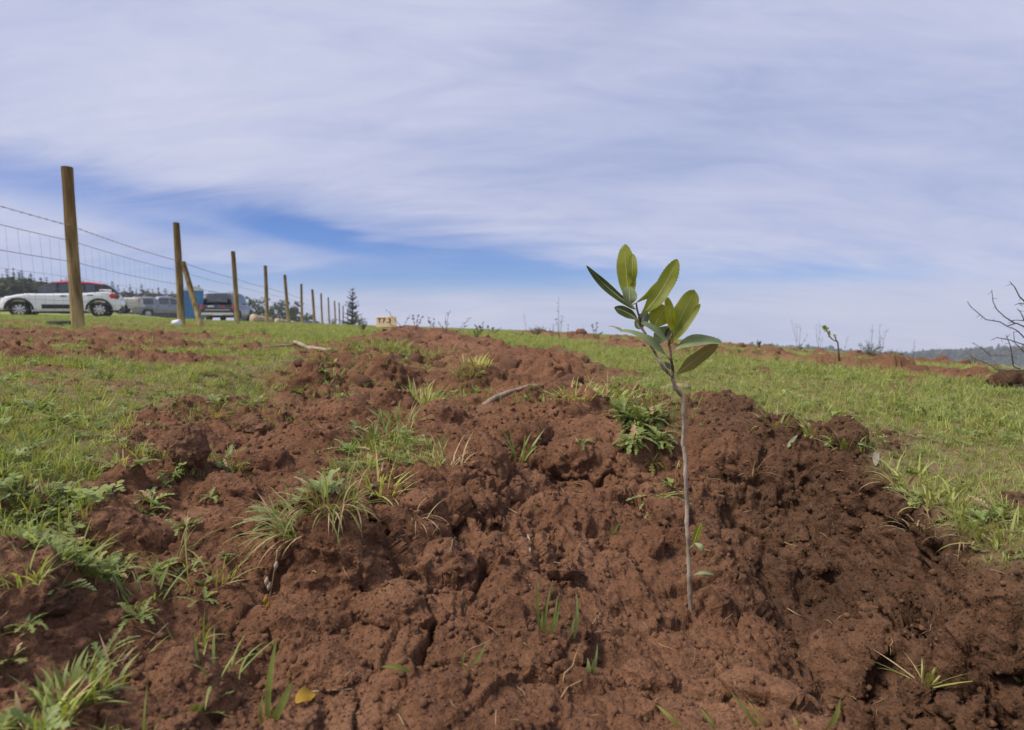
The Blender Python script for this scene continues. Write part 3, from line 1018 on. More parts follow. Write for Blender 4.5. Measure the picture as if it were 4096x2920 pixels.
p3 = FC * np.array([1, 1, 0])
lush = .5 + .5 * fbm(p3[VIEW] * 3.0, 4, 301); LUSH = np.zeros(len(FC)); LUSH[VIEW] = lush
turf = np.clip(1 - FS * np.where((FR > 3) & (FC[:, 0] > .5), 1.05, 1.3), 0, 1) ** np.where((FR > 3) & (FC[:, 0] > .5), .8, 1.4)
# tongues of turf and weeds that survive inside the row
ISL = []
for (px, py, rx, ry, w) in [(1700, 1600, .10, .16, 1.), (1560, 1790, .075, .10, 1.), (1400, 1880, .05, .06, .9), (1880, 1450, .08, .30, .8), (1560, 1390, .25, .5, .8),
                            (2450, 1570, .20, .10, .95), (2580, 1660, .10, .12, .9), (1060, 1600, .10, .10, .9), (900, 1650, .14, .10, .8), (1240, 1560, .12, .10, .6),
                            (450, 1700, .15, .05, .6), (700, 1830, .10, .05, .5), (1250, 1460, .2, .15, .6), (1330, 1420, .12, .2, .5), (2330, 1400, .05, .12, .8)]:
    q = hit(px, py); ISL.append((q.x, q.y, rx, ry, w))
isl = np.zeros(len(FC))
for (a, b, rx, ry, w) in ISL: isl = np.maximum(isl, w * np.exp(-(((FC[:, 0] - a) / rx) ** 2 + ((FC[:, 1] - b) / ry) ** 2)))
isl *= (.35 + LUSH)
# weedy ground in the near left corner
wl = [Pz(a, b, .2) for a, b in [(0, 1950), (350, 2000), (700, 2120), (980, 2230), (950, 2420), (750, 2560), (500, 2600), (380, 2920), (0, 2920), (-300, 2920), (-400, 1950)]]
wl = np.array([(p.x, p.y) for p in wl])
nearm = (FR < 1.6) & VIEW
wsd = np.full(len(FC), -1.); wsd[nearm] = poly_sd(FC[nearm, 0], FC[nearm, 1], wl)
weedy = sstep(wsd + (LUSH - .5) * .12, -.03, .06)
PATCH = np.zeros(len(FC)); PATCH[VIEW] = sstep(fbm(p3[VIEW] * 8, 3, 307), .0, .35)

lod = np.clip(FR / 1.1, 1, 30)
gd = (turf * (.35 + 1.1 * LUSH) + .95 * isl + .36 * weedy * PATCH) * 8200 / lod ** 1.42
pts, fi = sample(gd, 230000)
n = len(pts); r_ = FR[fi]
protos = [grass_proto(9, .012, .040, .0022, 1), grass_proto(8, .012, .050, .0026, 2), grass_proto(12, .018, .030, .0020, 3, .9), grass_proto(7, .012, .036, .0030, 4, .8),
          clover_proto(9, .016, .0065, .018, 5), rosette_proto(6, .030, .008, 6), grass_proto(6, .014, .055, .0016, 7, 1.1), grass_proto(7, .016, .03, .0018, 8, 1.2)]
pm = [grass_m, grass_m, grass_m, grass_m2, weed_m, weed_m, straw_m, straw_m]
kid = rng.choice(8, n, p=[.27, .22, .20, .12, .085, .04, .03, .035])
scl = rng.uniform(.5, 1.15, n) * (.42 + .55 * LUSH[fi]) * np.clip(r_ / 1.6, 1, 3.4) ** .62
rot = np.c_[rng.normal(0, .22, n), rng.normal(0, .22, n), rng.uniform(0, 6.283, n)]
print('grass', n)
scatter('grass', protos, pm, pts, rot, scl, kid, 'short green turf covering the field beside the soil rows')

# small weeds mixed in the near turf and the weedy corner
wd = (weedy * PATCH * 2000 + turf * (FR < 2.6) * 420 * LUSH ** 2 + isl * 380 * (FR < 3)) / np.clip(FR / 1.2, 1, 4)
pts, fi = sample(wd, 12000); n = len(pts)
protos = [rosette_proto(6, .028, .0075, 21, 6, (.3, 1.0)), rosette_proto(5, .034, .009, 22, 6, (.4, 1.1)), clover_proto(7, .02, .010, .022, 23), rosette_proto(4, .024, .008, 24, 4, (.5, 1.2)),
          grass_proto(5, .01, .06, .0032, 25)]
pm = [weed_m, weed_m, weed_m, weed_pale, grass_m]
kid = rng.choice(5, n, p=[.26, .22, .22, .12, .18])
rot = np.c_[rng.normal(0, .25, n), rng.normal(0, .25, n), rng.uniform(0, 6.283, n)]
print('weeds', n)
scatter('weeds', protos, pm, pts, rot, rng.uniform(.5, 1.15, n), kid, 'low leafy weeds mixed through the turf and loose soil')

# crumbs of soil
crumb_m = mat('soil_crumb', (.158, .080, .045), (.24, .128, .075), 9, 1.0, .1, .6, 300, rand=.22)
crumb_wet = mat('soil_crumb_damp', (.08, .044, .027), (.135, .075, .046), 9, 1.0, .1, .6, 300, rand=.22)
cdn = FS * np.clip(.25 + 1.2 * GROUGH[GF].mean(1) + .9 * FW, 0, 2) * np.where(FR < 1.9, 34000 / np.clip(FR / .7, 1, 9) ** 1.6, 2600 / (FR / 1.9) ** 2.2)
cdn = cdn * (1 - .8 * np.clip(isl, 0, 1))
pts, fi = sample(cdn, 95000); n = len(pts)
size = np.clip(.0011 * rng.pareto(1.9, n) + .0016, 0, .013) * np.clip(FR[fi] / 1.1, .8, 4) ** .8
pts[:, 2] += size * .15
rot = rng.uniform(0, 6.283, (n, 3))
wetk = rng.random(n) < np.clip(FW[fi] * 1.1, 0, 1)
kid = rng.integers(0, 3, n) + np.where(wetk, 3, 0)
print('crumbs', n)
cp_list = [crumb_proto(i) for i in range(3)]
for c in cp_list: pass
scatter('soil_crumbs', cp_list + [crumb_proto(i + 9) for i in range(3)], [crumb_m] * 3 + [crumb_wet] * 3, pts, rot, size, kid, 'loose red brown crumbs strewn over the turned soil')

# straw and root bits
sd_ = FS * (FR < 2.2) * 420 + turf * (FR < 3) * 60
pts, fi = sample(sd_, 1100); n = len(pts); pts[:, 2] += .002
pr = []
for k in range(4):
    mb = MB(); rr_ = random.Random(k); q = Vector((-.5, 0, 0)); pl = []
    for i in range(5):
        pl.append(q.copy()); q += Vector((.25, rr_.uniform(-.08, .08), rr_.uniform(-.05, .05)))
    mb.tube(pl, [.016, .02, .018, .014, .006], 4); pr.append(mb)
scatter('straw_litter', pr, [straw_m] * 4, pts, np.c_[rng.normal(0, .35, n), rng.normal(0, .35, n), rng.uniform(0, 6.28, n)],
        np.clip(rng.lognormal(-3.9, .45, n), .008, .05), rng.integers(0, 4, n), 'fine dry straws and rootlets lying on the soil')

# ================================================================== CLODS
import bmesh


def clod_mesh(name, seed, sub, sx, sy, sz, m, angular=.5, top_flat=0.0, rough=1.0):
    bm = bmesh.new(); bmesh.ops.create_icosphere(bm, subdivisions=sub, radius=1.0)
    V = np.array([v.co[:] for v in bm.verts]); F = np.array([[l.index for l in f.verts] for f in bm.faces]); bm.free()
    V /= np.linalg.norm(V, axis=1)[:, None]
    r = np.random.default_rng(seed)
    # cut by random planes for a broken, angular outline
    k = np.ones(len(V))
    for i in range(int(16)):
        nrm = r.normal(size=3); nrm /= np.linalg.norm(nrm); dd = r.uniform(.62, .95)
        c = V @ nrm
        lim = np.where(c > 1e-3, dd / np.maximum(c, 1e-3), 9)
        k = np.minimum(k, 1 - angular + angular * np.minimum(lim, 1))
    p = V * k[:, None]
    s = np.array([sx, sy, sz]); big = max(sx, sy, sz)
    q = p * s / big
    o = r.uniform(0, 90, 3)
    d = .38 * fbm(q * 1.5 + o, 4, seed, .55) + .07 * rough * fbm(q * 7 + o, 4, seed + 3, .6)
    f1, f2, cid = worley(q * 4.5 + o, seed + 5)
    d += .13 * rough * (np.sqrt(np.clip(1 - (f1 / .9) ** 2, 0, 1)) - .6) * (.2 + cid)
    f1, f2, cid = worley(q * 13 + o, seed + 6)
    d += .045 * rough * (np.sqrt(np.clip(1 - (f1 / .8) ** 2, 0, 1)) - .5) * (.2 + 1.2 * cid)
    cv = np.abs(fbm(q * 2.3 + o + 5, 3, seed + 7)); d -= .12 * np.clip(1 - cv / .05, 0, 1)
    P_ = p * (1 + d)[:, None]
    if top_flat: P_[:, 2] = np.where(P_[:, 2] > top_flat, top_flat + (P_[:, 2] - top_flat) * .3, P_[:, 2])
    P_ *= s
    me = bpy.data.meshes.new(name)
    me.from_pydata(P_.tolist(), [], F.tolist()); me.materials.append(m)
    me.polygons.foreach_set('use_smooth', np.ones(len(F), bool)); me.update()
    return me


clod_m = mat('red_clod', (.142, .074, .043), (.235, .128, .076), 16, 1.0, .1, .9, 130, rand=.06, detail=8, lo=.3, hi=.7)
clod_wet = mat('damp_clod', (.072, .040, .024), (.125, .070, .042), 16, 1.0, .1, 1.0, 160, rand=.06, detail=8, lo=.3, hi=.7)


def clod(px, py, wpx, hpx, label, seed, wet=False, depth=1.0, rz=0.0, tilt=0.0, sub=5, angular=.5, flat=0.0, group=None, rough=1.0, sink=.30):
    """clod whose foot is seen at (px,py); its width and height are given in photograph pixels"""
    b = hit(px, py)
    sc = b.y / FPX
    sx, sz = wpx * sc / 2, hpx * sc / (2 - 2 * sink)
    sy = sx * depth
    me = clod_mesh('soil_clod', seed, sub, sx, sy, sz, clod_wet if wet else clod_m, angular, flat, rough)
    o = bpy.data.objects.new('soil_clod', me); COL.objects.link(o)
    o.location = (b.x, b.y + sy * .55, b.z + sz * (1 - 2 * sink))
    o.rotation_euler = (tilt, 0, rz)
    return tag(o, label, 'clod', group or 'large clods of turned soil')


clod(730, 1885, 175, 190, 'upright rounded red clod standing alone left of the ridge', 1, angular=.45, rough=.9, sink=.14, depth=.8, sub=6)
clod(2335, 1452, 48, 32, 'small lone clod lying on grass behind the ridge', 20, depth=1, sub=3)
clod(4060, 1560, 170, 80, 'dark square edged clod at right edge under thorn shrub', 21, wet=True, depth=.8, angular=.85, sink=.1, rough=.5)
clod(1010, 1735, 130, 60, 'small flat clod on bare patch left of ridge', 23, depth=.8, rough=.5)
clod(1000, 1695, 80, 45, 'little round clod beside weeds left of ridge', 24, depth=.8, rough=.5)
clod(150, 2460, 250, 90, 'woody brown sod slab among weeds at left edge', 32, depth=.6, angular=.7, wet=True)
# medium clods: shared meshes
CM = [clod_mesh('soil_clod', 400 + i, 3, 1, .85, .72, clod_m, .5) for i in range(7)]
CW = [clod_mesh('soil_clod', 500 + i, 3, 1, .85, .72, clod_wet, .5) for i in range(4)]
rc = random.Random(5)


def more_clods(n, dens, smin, smax, label, group):
    pts, fi = sample(dens, n)
    for p, k in zip(pts, fi):
        me = rc.choice(CW if FW[k] > .5 else CM)
        o = bpy.data.objects.new('soil_clod', me); COL.objects.link(o)
        s = smin * (smax / smin) ** (rc.random() ** 2.2)
        o.scale = (s * rc.uniform(.8, 1.3), s, s * rc.uniform(.75, 1.05)); o.location = (p[0], p[1], p[2] - s * .10)
        o.rotation_euler = (rc.uniform(-.5, .5), rc.uniform(-.5, .5), rc.uniform(0, 6.28))
        tag(o, label, 'clod', group)


stemp = hit(2758, 2440)
clear = 1 - np.exp(-((FC[:, 0] - stemp.x) ** 2 + (FC[:, 1] - stemp.y) ** 2) / .05 ** 2)
more_clods(70, (FS > .9) * (FR < 1.7) * 1e4 * clear * (FR > .5) * (1 - np.clip(isl, 0, 1)), .006, .017, 'small broken clod half sunk in the near soil', 'small clods strewn over the near soil')
onrow1 = (FS > .9) * (FR > 1.7) * (FR < 9.5) * (np.abs(FC[:, 0] - ROW1(FC[:, 1])) < .75)
more_clods(90, onrow1 * 1e3, .018, .060, 'fist sized red clod on the receding ridge', 'clods along the receding ridge')
for fn, nm in ((ROW2, 'second'), (ROW3, 'third')):
    onr = (FS > .6) * (FR > 2) * (FR < 14) * (np.abs(FC[:, 0] - fn(FC[:, 1])) < .34) * (FC[:, 0] > .2)
    more_clods(48, onr * 1e3, .04, .12, f'red clod turned up along the {nm} ripped row across the grass', f'clods of the {nm} row')

# ================================================================== SAPLING
bark_m = mat('sapling_bark', (.28, .215, .155), (.42, .34, .26), 60, .8, .2, .5, 300, stretch=(1, 1, .25))
twig_m = mat('sapling_twig', (.10, .060, .045), (.17, .11, .075), 60, .7, .25, .3, 300)


def sapmat(nm, c1, c2, t=.52, tc=(1.6, 1.5, .30), rough=.5):
    m = leafmat(nm, c1, c2, 60, rough, t, tc, .0, .0, .28)
    rp_ = next(n for n in m.node_tree.nodes if n.type == 'VALTORGB').color_ramp
    e_ = rp_.elements.new(.735); e_.color = (*c2, 1); e_ = rp_.elements.new(.77); e_.color = (c2[0] * 1.1 + .02, c2[1] * .62, c2[2] * .8, 1)   # small brown blemishes
    return m



SL = {'g': sapmat('sapling_leaf_green', (.21, .245, .040), (.265, .295, .056)),
      'y': sapmat('sapling_leaf_lime', (.27, .30, .018), (.33, .36, .03), .5),
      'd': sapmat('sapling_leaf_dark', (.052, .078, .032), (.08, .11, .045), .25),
      'p': sapmat('sapling_leaf_pale', (.195, .245, .115), (.25, .30, .15), .28, (1.2, 1.25, .6)),
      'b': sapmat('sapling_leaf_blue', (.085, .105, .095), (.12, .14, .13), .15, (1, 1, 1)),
      'o': sapmat('sapling_leaf_browning', (.19, .185, .05), (.26, .19, .06), .45, (1.3, 1.1, .5))}
rib_m = mat('leaf_midrib', (.36, .40, .16), (.42, .45, .2), 40, .5)


def leafgrid(p0, p1, p2, width, nrm, fold=.25, n=26, wave=.0, tooth=.03, peak=.5, ph=0.0, twist=0.0, blunt=0.0):
    """serrated leaf along a quadratic curve; returns blade verts/faces and midrib line"""
    vs, fs, mid = [], [], []
    for i in range(n + 1):
        t = i / n
        p = p0 * (1 - t) ** 2 + p1 * 2 * t * (1 - t) + p2 * t * t
        tg = (p1 - p0) * (2 * (1 - t)) + (p2 - p1) * (2 * t)
        tg.normalize()
        nrm_t = Matrix.Rotation(twist * (t - .3), 3, tg) @ nrm
        sd = tg.cross(nrm_t).normalized(); nn = sd.cross(tg).normalized()
        tt = t ** (math.log(.5) / math.log(peak))
        w = width / 2 * max(0, math.sin(math.pi * min(1, tt * .985 + .012))) ** .60
        if blunt:
            wb = width / 2 * max(0, 1 - abs(2 * tt - 1) ** 2.8) ** .62 * (.30 + .70 * min(1, t / .42)) * (1 + .05 * math.sin(t * 13 + ph))
            w = w * (1 - blunt) + wb * blunt
        w = max(w, width * .012)
        tf = 1 + (tooth if i % 2 else -tooth) * (1 if .12 < t < .97 else .2)
        wv = wave * width * math.sin(t * 9 + ph)
        row = []
        for k, s in ((0, -1), (1, -.5), (2, 0), (3, .5), (4, 1)):
            ww = w * s * (tf if abs(s) == 1 else 1)
            c = abs(s)
            vs.append(p + sd * ww * math.cos(fold * c) + nn * (abs(ww) * math.sin(fold) + wv * s * c))
        mid.append(p + nn * .0003)
    for i in range(n):
        for k in range(4):
            a = i * 5 + k; fs.append((a, a + 1, a + 6, a + 5))
    return vs, fs, mid


def sapling_leaf(parent, o0, pts, Ys, w, m, nrm=(0, -1, .2), fold=.22, wave=.03, peak=.5, petiole=None, tooth=.042, label=None):
    p0, p1, p2 = (P(a, b, y) - o0 for (a, b), y in zip(pts, Ys))
    c1 = p1 * 2 - (p0 + p2) / 2                      # curve passes through the middle point
    Ym = sum(Ys) / 3
    width = w * Ym / FPX
    vs, fs, mid = leafgrid(p0, c1, p2, width, Vector(nrm).normalized(), fold, 44, wave, tooth, peak, w, .55 * math.sin(w * 1.7 + p0.x * 90), .8 if w > 45 else .35)
    lf = obj('leaf', vs, fs, SL[m], parent)
    mb = MB(); L = len(mid); k = int(L * .93)
    mb.tube(mid[:k], [.0007 - .0005 * i / k for i in range(k)], 5); mb.build('midrib', rib_m, lf)
    if petiole is not None:
        q = P(*petiole) - o0
        mb = MB(); mb.tube([q, (q + p0) / 2 + Vector((0, 0, .0005)), p0, mid[2]], [.0010, .0009, .0008, .0006], 6); mb.build('petiole', rib_m, lf)
    if label: lf['label'] = label
    return lf


def c5(x, y): return (2300 + x / 2.62, 940 + y / 2.62)


def c6(x, y): return (2600 + x / 1.624, 1500 + y / 1.624)


YS = stemp.y
SAP0 = Vector((stemp.x, stemp.y, stemp.z))
sap = empty('sapling', SAP0, 'young sapling with toothed oval leaves on a thin bare stem in the trench', 'sapling')


def sline(pts, r, m, name, n=8, Y0=YS, knots=True):
    rs = random.Random(len(pts)); out = []; rad = []
    for i, (a, b) in enumerate(pts):
        out.append(P(a, b, Y0 + .004 * math.sin(i * 1.7)) - SAP0)
    # densify with slight knots
    q, rr = [], []
    for i in range(len(out) - 1):
        for k in range(4):
            t = k / 4; q.append(out[i].lerp(out[i + 1], t)); f = (i + t) / (len(out) - 1)
            rr.append((r[0] + (r[1] - r[0]) * f) * (1.22 if k == 0 and knots and i else rs.uniform(.95, 1.05)))
    q.append(out[-1]); rr.append(r[1])
    mb = MB(); mb.tube(q, rr, n); return mb.build(name, m, sap)


sline([(2766, 2475), c6(265, 1540), c6(258, 1400), c6(254, 1300), c6(251, 1200), c6(250, 1130), c6(246, 1040), c6(238, 950), c6(241, 850), c6(236, 760), c6(231, 650), c6(229, 540),
       c6(213, 440), c6(222, 330), c6(216, 240), c6(218, 140), c6(200, 128), c6(168, 90), c6(150, 35), c5(1035, 1540), c5(1020, 1480)], (.0036, .0025), bark_m, 'stem', 10)
sline([c5(1020, 1480), c5(975, 1440), c5(930, 1400), c5(905, 1350), c5(870, 1300), c5(835, 1230)], (.0029, .0020), bark_m, 'branch')
sline([c5(835, 1230), c5(800, 1170), c5(770, 1095), c5(735, 1030), c5(705, 985), c5(685, 940), c5(682, 880), c5(665, 830), c5(650, 780), c5(642, 712)], (.0020, .0013), twig_m, 'branch')
sline([c5(1020, 1480), c5(1026, 1430), c5(1022, 1380), c5(1005, 1300), c5(1003, 1230), c5(985, 1150), c5(990, 1100), c5(1012, 1050), c5(1015, 1010)], (.0024, .0014), twig_m, 'branch')
Y = YS
LV = [  # pixel path, depth offsets, width, material, normal, fold, wave, peak
    ([c5(585, 742), c5(545, 470), c5(520, 96)], (-.012, .0, .014), 68, 'g', (.1, -1, .15), .12, .02, .60, 'large upright oval leaf at the top of the sapling'),
    ([c5(588, 745), c5(573, 655), c5(572, 545)], (-.013, -.016, -.006), 56, 'p', (0, -.9, .6), .15, .0, .60, None),
    ([c5(595, 540), c5(603, 370), c5(606, 195)], (.002, -.008, .0), 37, 'g', (-.2, -1, .1), .3, .0, .5, None),
    ([c5(632, 778), c5(340, 545), c5(120, 316)], (0, .015, .01), 34, 'd', (.55, -.75, -.75), .35, .08, .42, 'long narrow dark leaf reaching out to upper left'),
    ([c5(645, 706), c5(850, 560), c5(1045, 375)], (0, .006, .016), 42, 'g', (-.3, -.8, -.4), .3, .09, .58, None),
    ([c5(690, 838), c5(890, 610), c5(1072, 252)], (0, -.005, .008), 66, 'g', (-.3, -1, .25), .3, .07, .56, 'broad twisted leaf right of the top leaf'),
    ([c5(795, 818), c5(850, 720), c5(892, 618)], (.01, .02, .025), 17, 'd', (.4, -1, 0), .3, 0, .5, None),
    ([c5(652, 886), c5(540, 810), c5(412, 760)], (0, .004, .01), 38, 'd', (.35, -.9, -.4), .2, .05, .52, None),
    ([c5(990, 1300), c5(745, 1095), c5(478, 1005)], (-.004, -.020, -.010), 50, 'p', (.25, -.75, .75), .25, .08, .55, 'long pale leaf sweeping down left across the branch'),
    ([c5(500, 1005), c5(420, 972), c5(354, 955)], (-.010, -.006, .002), 17, 'o', (.1, -.5, .9), .3, .0, .4, None),
    ([c5(835, 985), c5(880, 860), c5(965, 758)], (.008, .010, .016), 78, 'g', (-.2, -1, .2), .12, .03, .5, None),
    ([c5(985, 1116), c5(850, 1010), c5(695, 912)], (-.002, -.018, -.024), 44, 'p', (.2, -.7, .7), .2, .04, .55, None),
    ([c5(1012, 1006), c5(996, 830), c5(958, 648)], (-.004, -.012, -.008), 39, 'y', (.1, -1, .1), .15, .02, .5, 'bright lime young leaf at the middle of the crown'),
    ([c5(1014, 1062), c5(1130, 830), c5(1258, 582)], (0, .006, .016), 76, 'g', (-.25, -1, .2), .2, .03, .55, 'wide upright leaf at right of the crown'),
    ([c5(1000, 1140), c5(1150, 950), c5(1314, 724)], (.002, -.006, .006), 36, 'g', (-.4, -.8, .5), .3, .05, .45, None),
    ([c5(1012, 1250), c5(1230, 1118), c5(1540, 1125)], (0, -.006, .010), 46, 'p', (-.1, -.8, .7), .3, .10, .62, 'horizontal leaf drooping to the right'),
    ([c5(1062, 1462), c5(1230, 1330), c5(1500, 1140)], (0, .006, .012), 48, 'o', (-.2, -1, -.1), .2, .05, .55, 'browning leaf with rusty edge at lower right'),
    ([c5(1008, 1408), c5(975, 1372), c5(938, 1328)], (-.002, -.004, -.004), 19, 'b', (.2, -1, .3), .15, .0, .55, None),
    ([c5(840, 1130), c5(900, 1060), c5(978, 952)], (.010, .012, .016), 56, 'p', (-.2, -1, .3), .15, .02, .5, None),
    ([c5(690, 985), c5(712, 890), c5(748, 802)], (.010, .014, .018), 40, 'b', (-.1, -1, .1), .2, .0, .55, None),
    ([c5(690, 985), c5(655, 940), c5(648, 880)], (.006, .010, .012), 28, 'p', (.2, -1, .1), .2, .0, .5, None),
    ([c5(1000, 1115), c5(985, 1050), c5(985, 975)], (.006, .010, .010), 34, 'd', (0, -1, .1), .2, .0, .5, None),
    ([c6(285, 1098), c6(305, 1030), c6(332, 960)], (-.004, -.008, -.006), 27, 'g', (-.1, -1, .2), .2, .03, .55, 'small leaf low on the sapling stem'),
    ([c6(288, 1094), c6(322, 1110), c6(348, 1152)], (-.004, -.016, -.018), 22, 'p', (0, -.8, .6), .2, .0, .5, None),
    ([c6(290, 1300), c6(345, 1283), c6(414, 1299)], (-.002, -.006, -.006), 15, 'p', (0, -.8, .6), .3, .0, .5, None),
]
PET = {0: (c5(642, 714), 0), 3: (c5(650, 785), 0), 8: (c5(1004, 1312), 0), 15: (c5(1003, 1275), 0), 16: (c5(1024, 1490), 0), 22: (c6(256, 1132), 0), 24: (c6(256, 1318), 0), 7: (c5(682, 905), 0)}
for i, (pts_, dy, w, m, nr, fold, wave, peak, lab) in enumerate(LV):
    pet = None
    if i in PET: pet = (*PET[i][0], Y)
    sapling_leaf(sap, SAP0, pts_, [Y + d for d in dy], w * 1.10, m, nr, fold, max(wave, .06), peak, pet, label=lab)

# ================================================================== FENCE
post_m = mat('post_timber', (.085, .055, .022), (.36, .25, .10), 26, .9, .15, 1.0, 70, stretch=(1, 1, .10), rand=.12, detail=9, lo=.32, hi=.68)
_nt, _b, _o = _nodes(post_m)
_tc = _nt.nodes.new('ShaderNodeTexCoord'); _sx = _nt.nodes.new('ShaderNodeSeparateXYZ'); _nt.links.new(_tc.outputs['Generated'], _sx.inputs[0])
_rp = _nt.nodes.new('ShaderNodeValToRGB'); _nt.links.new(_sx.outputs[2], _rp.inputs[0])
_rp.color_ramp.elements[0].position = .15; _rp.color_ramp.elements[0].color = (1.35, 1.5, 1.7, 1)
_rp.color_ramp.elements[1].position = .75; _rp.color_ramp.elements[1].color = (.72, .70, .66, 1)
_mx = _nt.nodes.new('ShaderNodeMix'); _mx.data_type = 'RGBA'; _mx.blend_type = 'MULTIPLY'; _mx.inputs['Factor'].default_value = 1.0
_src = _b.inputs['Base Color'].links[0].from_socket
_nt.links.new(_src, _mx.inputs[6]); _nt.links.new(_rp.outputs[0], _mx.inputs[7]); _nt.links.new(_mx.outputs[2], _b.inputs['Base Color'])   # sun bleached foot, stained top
post_top = mat('post_end_grain', (.06, .042, .028), (.10, .07, .045), 30, .9)
wire_m = mat('galvanised_wire', (.16, .16, .17), (.24, .24, .25), 30, .5, .5, metallic=.4)
POSTS = [(314, 1312, 268, 670, 6.0, .112), (727, 1310, 705, 892, 9.2, .105), (950, 1303, 932, 1006, 13.0, .10), (1069, 1300, 1061, 1063, 16.2, .10), (1155, 1298, 1139, 1100, 19.4, .105),
         (1209, 1297, 1205, 1136, 23.0, .10), (1257, 1301, 1249, 1158, 26.4, .12), (1290, 1299, 1284, 1174, 30.0, .10), (1318, 1298, 1313, 1190, 34.5, .10), (1342, 1296, 1338, 1203, 39.5, .11),
         (1358, 1296, 1356, 1211, 44.0, .11), (1373, 1300, 1372, 1224, 48.0, .11), (1392, 1297, 1390, 1236, 56, .11), (1409, 1297, 1407, 1247, 66, .12), (1421, 1297, 1419, 1253, 76, .13)]
WHERE = ['first and tallest fence post in front of the white car', 'second fence post beside the blue toilet with slanted brace', 'third fence post in front of the dark pickup',
         'fourth fence post just right of the dark pickup', 'fifth fence post leaning slightly left beyond the pickup', 'sixth dark thin fence post of the line', 'seventh fence post in front of the far dark car',
         'eighth fence post in front of the far blue toilet', 'ninth fence post above the yellow green bush', 'tenth fence post behind the yellow green bush', 'eleventh fence post of the receding line',
         'twelfth short dark fence post near the lone spruce', 'thirteenth fence post under the lone spruce', 'fourteenth tiny fence post behind the green shrub', 'last visible fence post at the far end']
post_axes = []
rp = random.Random(3)


def post(b, t, rad, label, name='fence_post', group='round timber posts of the wire fence'):
    n = 12; ax = t - b; mb = MB(); k = 8
    pts, rr = [], []
    bow = Vector((rp.uniform(-.012, .012), rp.uniform(-.012, .012), 0))
    for i in range(k + 1):
        f = i / k; pts.append(ax * f + bow * math.sin(f * math.pi)); rr.append(rad * (1.06 - .16 * f) * rp.uniform(.97, 1.03))
    mb.tube(pts, rr, n, cap=False)
    e = empty(name, b, label, 'fence post', group)
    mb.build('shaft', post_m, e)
    top = MB(); top.tube([ax, ax + ax.normalized() * .006], [rr[-1] * .985, rr[-1] * .9], n); top.build('cut_end', post_top, e)
    return e


q0 = P(314, 1312, 6.0)
b0 = Vector((-3.85, 2.8, gz(-3.85, 2.8) - .15)); t0 = b0 + Vector((-.03, 0, 1.85))
post_axes.append((b0 + Vector((0, 0, .15)), t0))
for i, (bx, by, tx, ty, Y_, dia) in enumerate(POSTS):
    b = P(bx, by, Y_); t = P(tx, ty, Y_); g = gz(b.x, b.y)
    ax = (t - b).normalized(); foot = b + ax * ((g - b.z) / ax.z) - ax * .12
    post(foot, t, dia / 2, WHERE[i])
    post_axes.append((b, t))
# slanted brace leaning on the second post
br_b = P(812, 1306, 8.8); br_b.z = gz(br_b.x, br_b.y) - .08
post(br_b, P(733, 1050, 9.15), .042, 'slanted timber brace leaning against the second fence post', 'fence_brace', None)
# wires
WZ = [1.09, .93, .71, .545, .41, .29, .19, .10, .03]
fence = empty('wire_fence', post_axes[1][0], 'long wire fence with three strands above netting between timber posts', 'fence')
f0 = fence.location.copy()


def on_post(i, h):
    b, t = post_axes[i]; L_ = (t - b).length; return b.lerp(t, h / 1.7)


for wi, h in enumerate(WZ):
    mb = MB(); pl = []
    for i in range(len(post_axes)):
        a = on_post(i, h)
        if i:
            p = on_post(i - 1, h)
            for k in range(1, 5): 
                f = k / 5; c = p.lerp(a, f); c.z -= .02 * math.sin(math.pi * f) * (1 if wi < 3 else .4); pl.append(c - f0)
        pl.append(a - f0)
    mb.tube(pl, .0030 if wi < 3 else .0015, 4)
    if wi == 0:
        for i in range(6):
            p, a = on_post(i, h), on_post(i + 1, h); n = 26
            for k in range(n):
                c = p.lerp(a, (k + .5) / n) - f0; c.z -= .02 * math.sin(math.pi * (k + .5) / n)
                mb.tube([c + Vector((-.012, .006, .012)), c + Vector((.012, -.006, -.012))], .002, 3)
                mb.tube([c + Vector((.012, .004, .010)), c + Vector((-.012, -.004, -.010))], .002, 3)
    mb.build('barbed_strand' if wi == 0 else 'strand', wire_m, fence)
for i in range(10):
    mb = MB(); n = 20
    for k in range(n):
        f = (k + .5) / n
        lo = on_post(i, .03).lerp(on_post(i + 1, .03), f) - f0; hi = on_post(i, .93).lerp(on_post(i + 1, .93), f) - f0
        hi.z -= .02 * math.sin(math.pi * f)
        mid_ = lo.lerp(hi, .5) + Vector((rp.uniform(-.012, .012), rp.uniform(-.012, .012), 0))
        mb.tube([lo, mid_, hi], .0010, 3, cap=False)
    o = mb.build('wire_stays', wire_m, fence)

# ================================================================== SIGN
board_m = mat('sign_board', (.78, .60, .36), (.84, .67, .42), 6, .75, .2, .2, 60, stretch=(1, 1, 6))
ink_m = mat('sign_ink', (.055, .022, .018), (.075, .03, .025), 10, .7)
green_m = mat('sign_green_ink', (.02, .16, .06), (.03, .2, .08), 10, .7)
SY = 8.4
sc_ = P(1545, 1287, SY)
bz = gz(sc_.x, sc_.y)
sign = empty('plot_sign', (sc_.x, sc_.y, bz), 'small pale wooden sign reading T 7.3 on the far ridge', 'sign')
up = sc_.z - bz
W_, H_ = 81 * SY / FPX, 43 * SY / FPX
tilt = Matrix.Rotation(R(-2), 3, 'Y')
mb = MB(); mb.box((0, 0, up), (W_, .018, H_), tilt)
bd = mb.build('board', board_m, sign, smooth=False)
bv = bd.modifiers.new('edge', 'BEVEL'); bv.width = .006; bv.segments = 2
mb = MB(); mb.box((0, .018, up / 2 - .06), (.03, .018, up + .12 + H_ * .3)); mb.build('stake', board_m, sign, smooth=False)


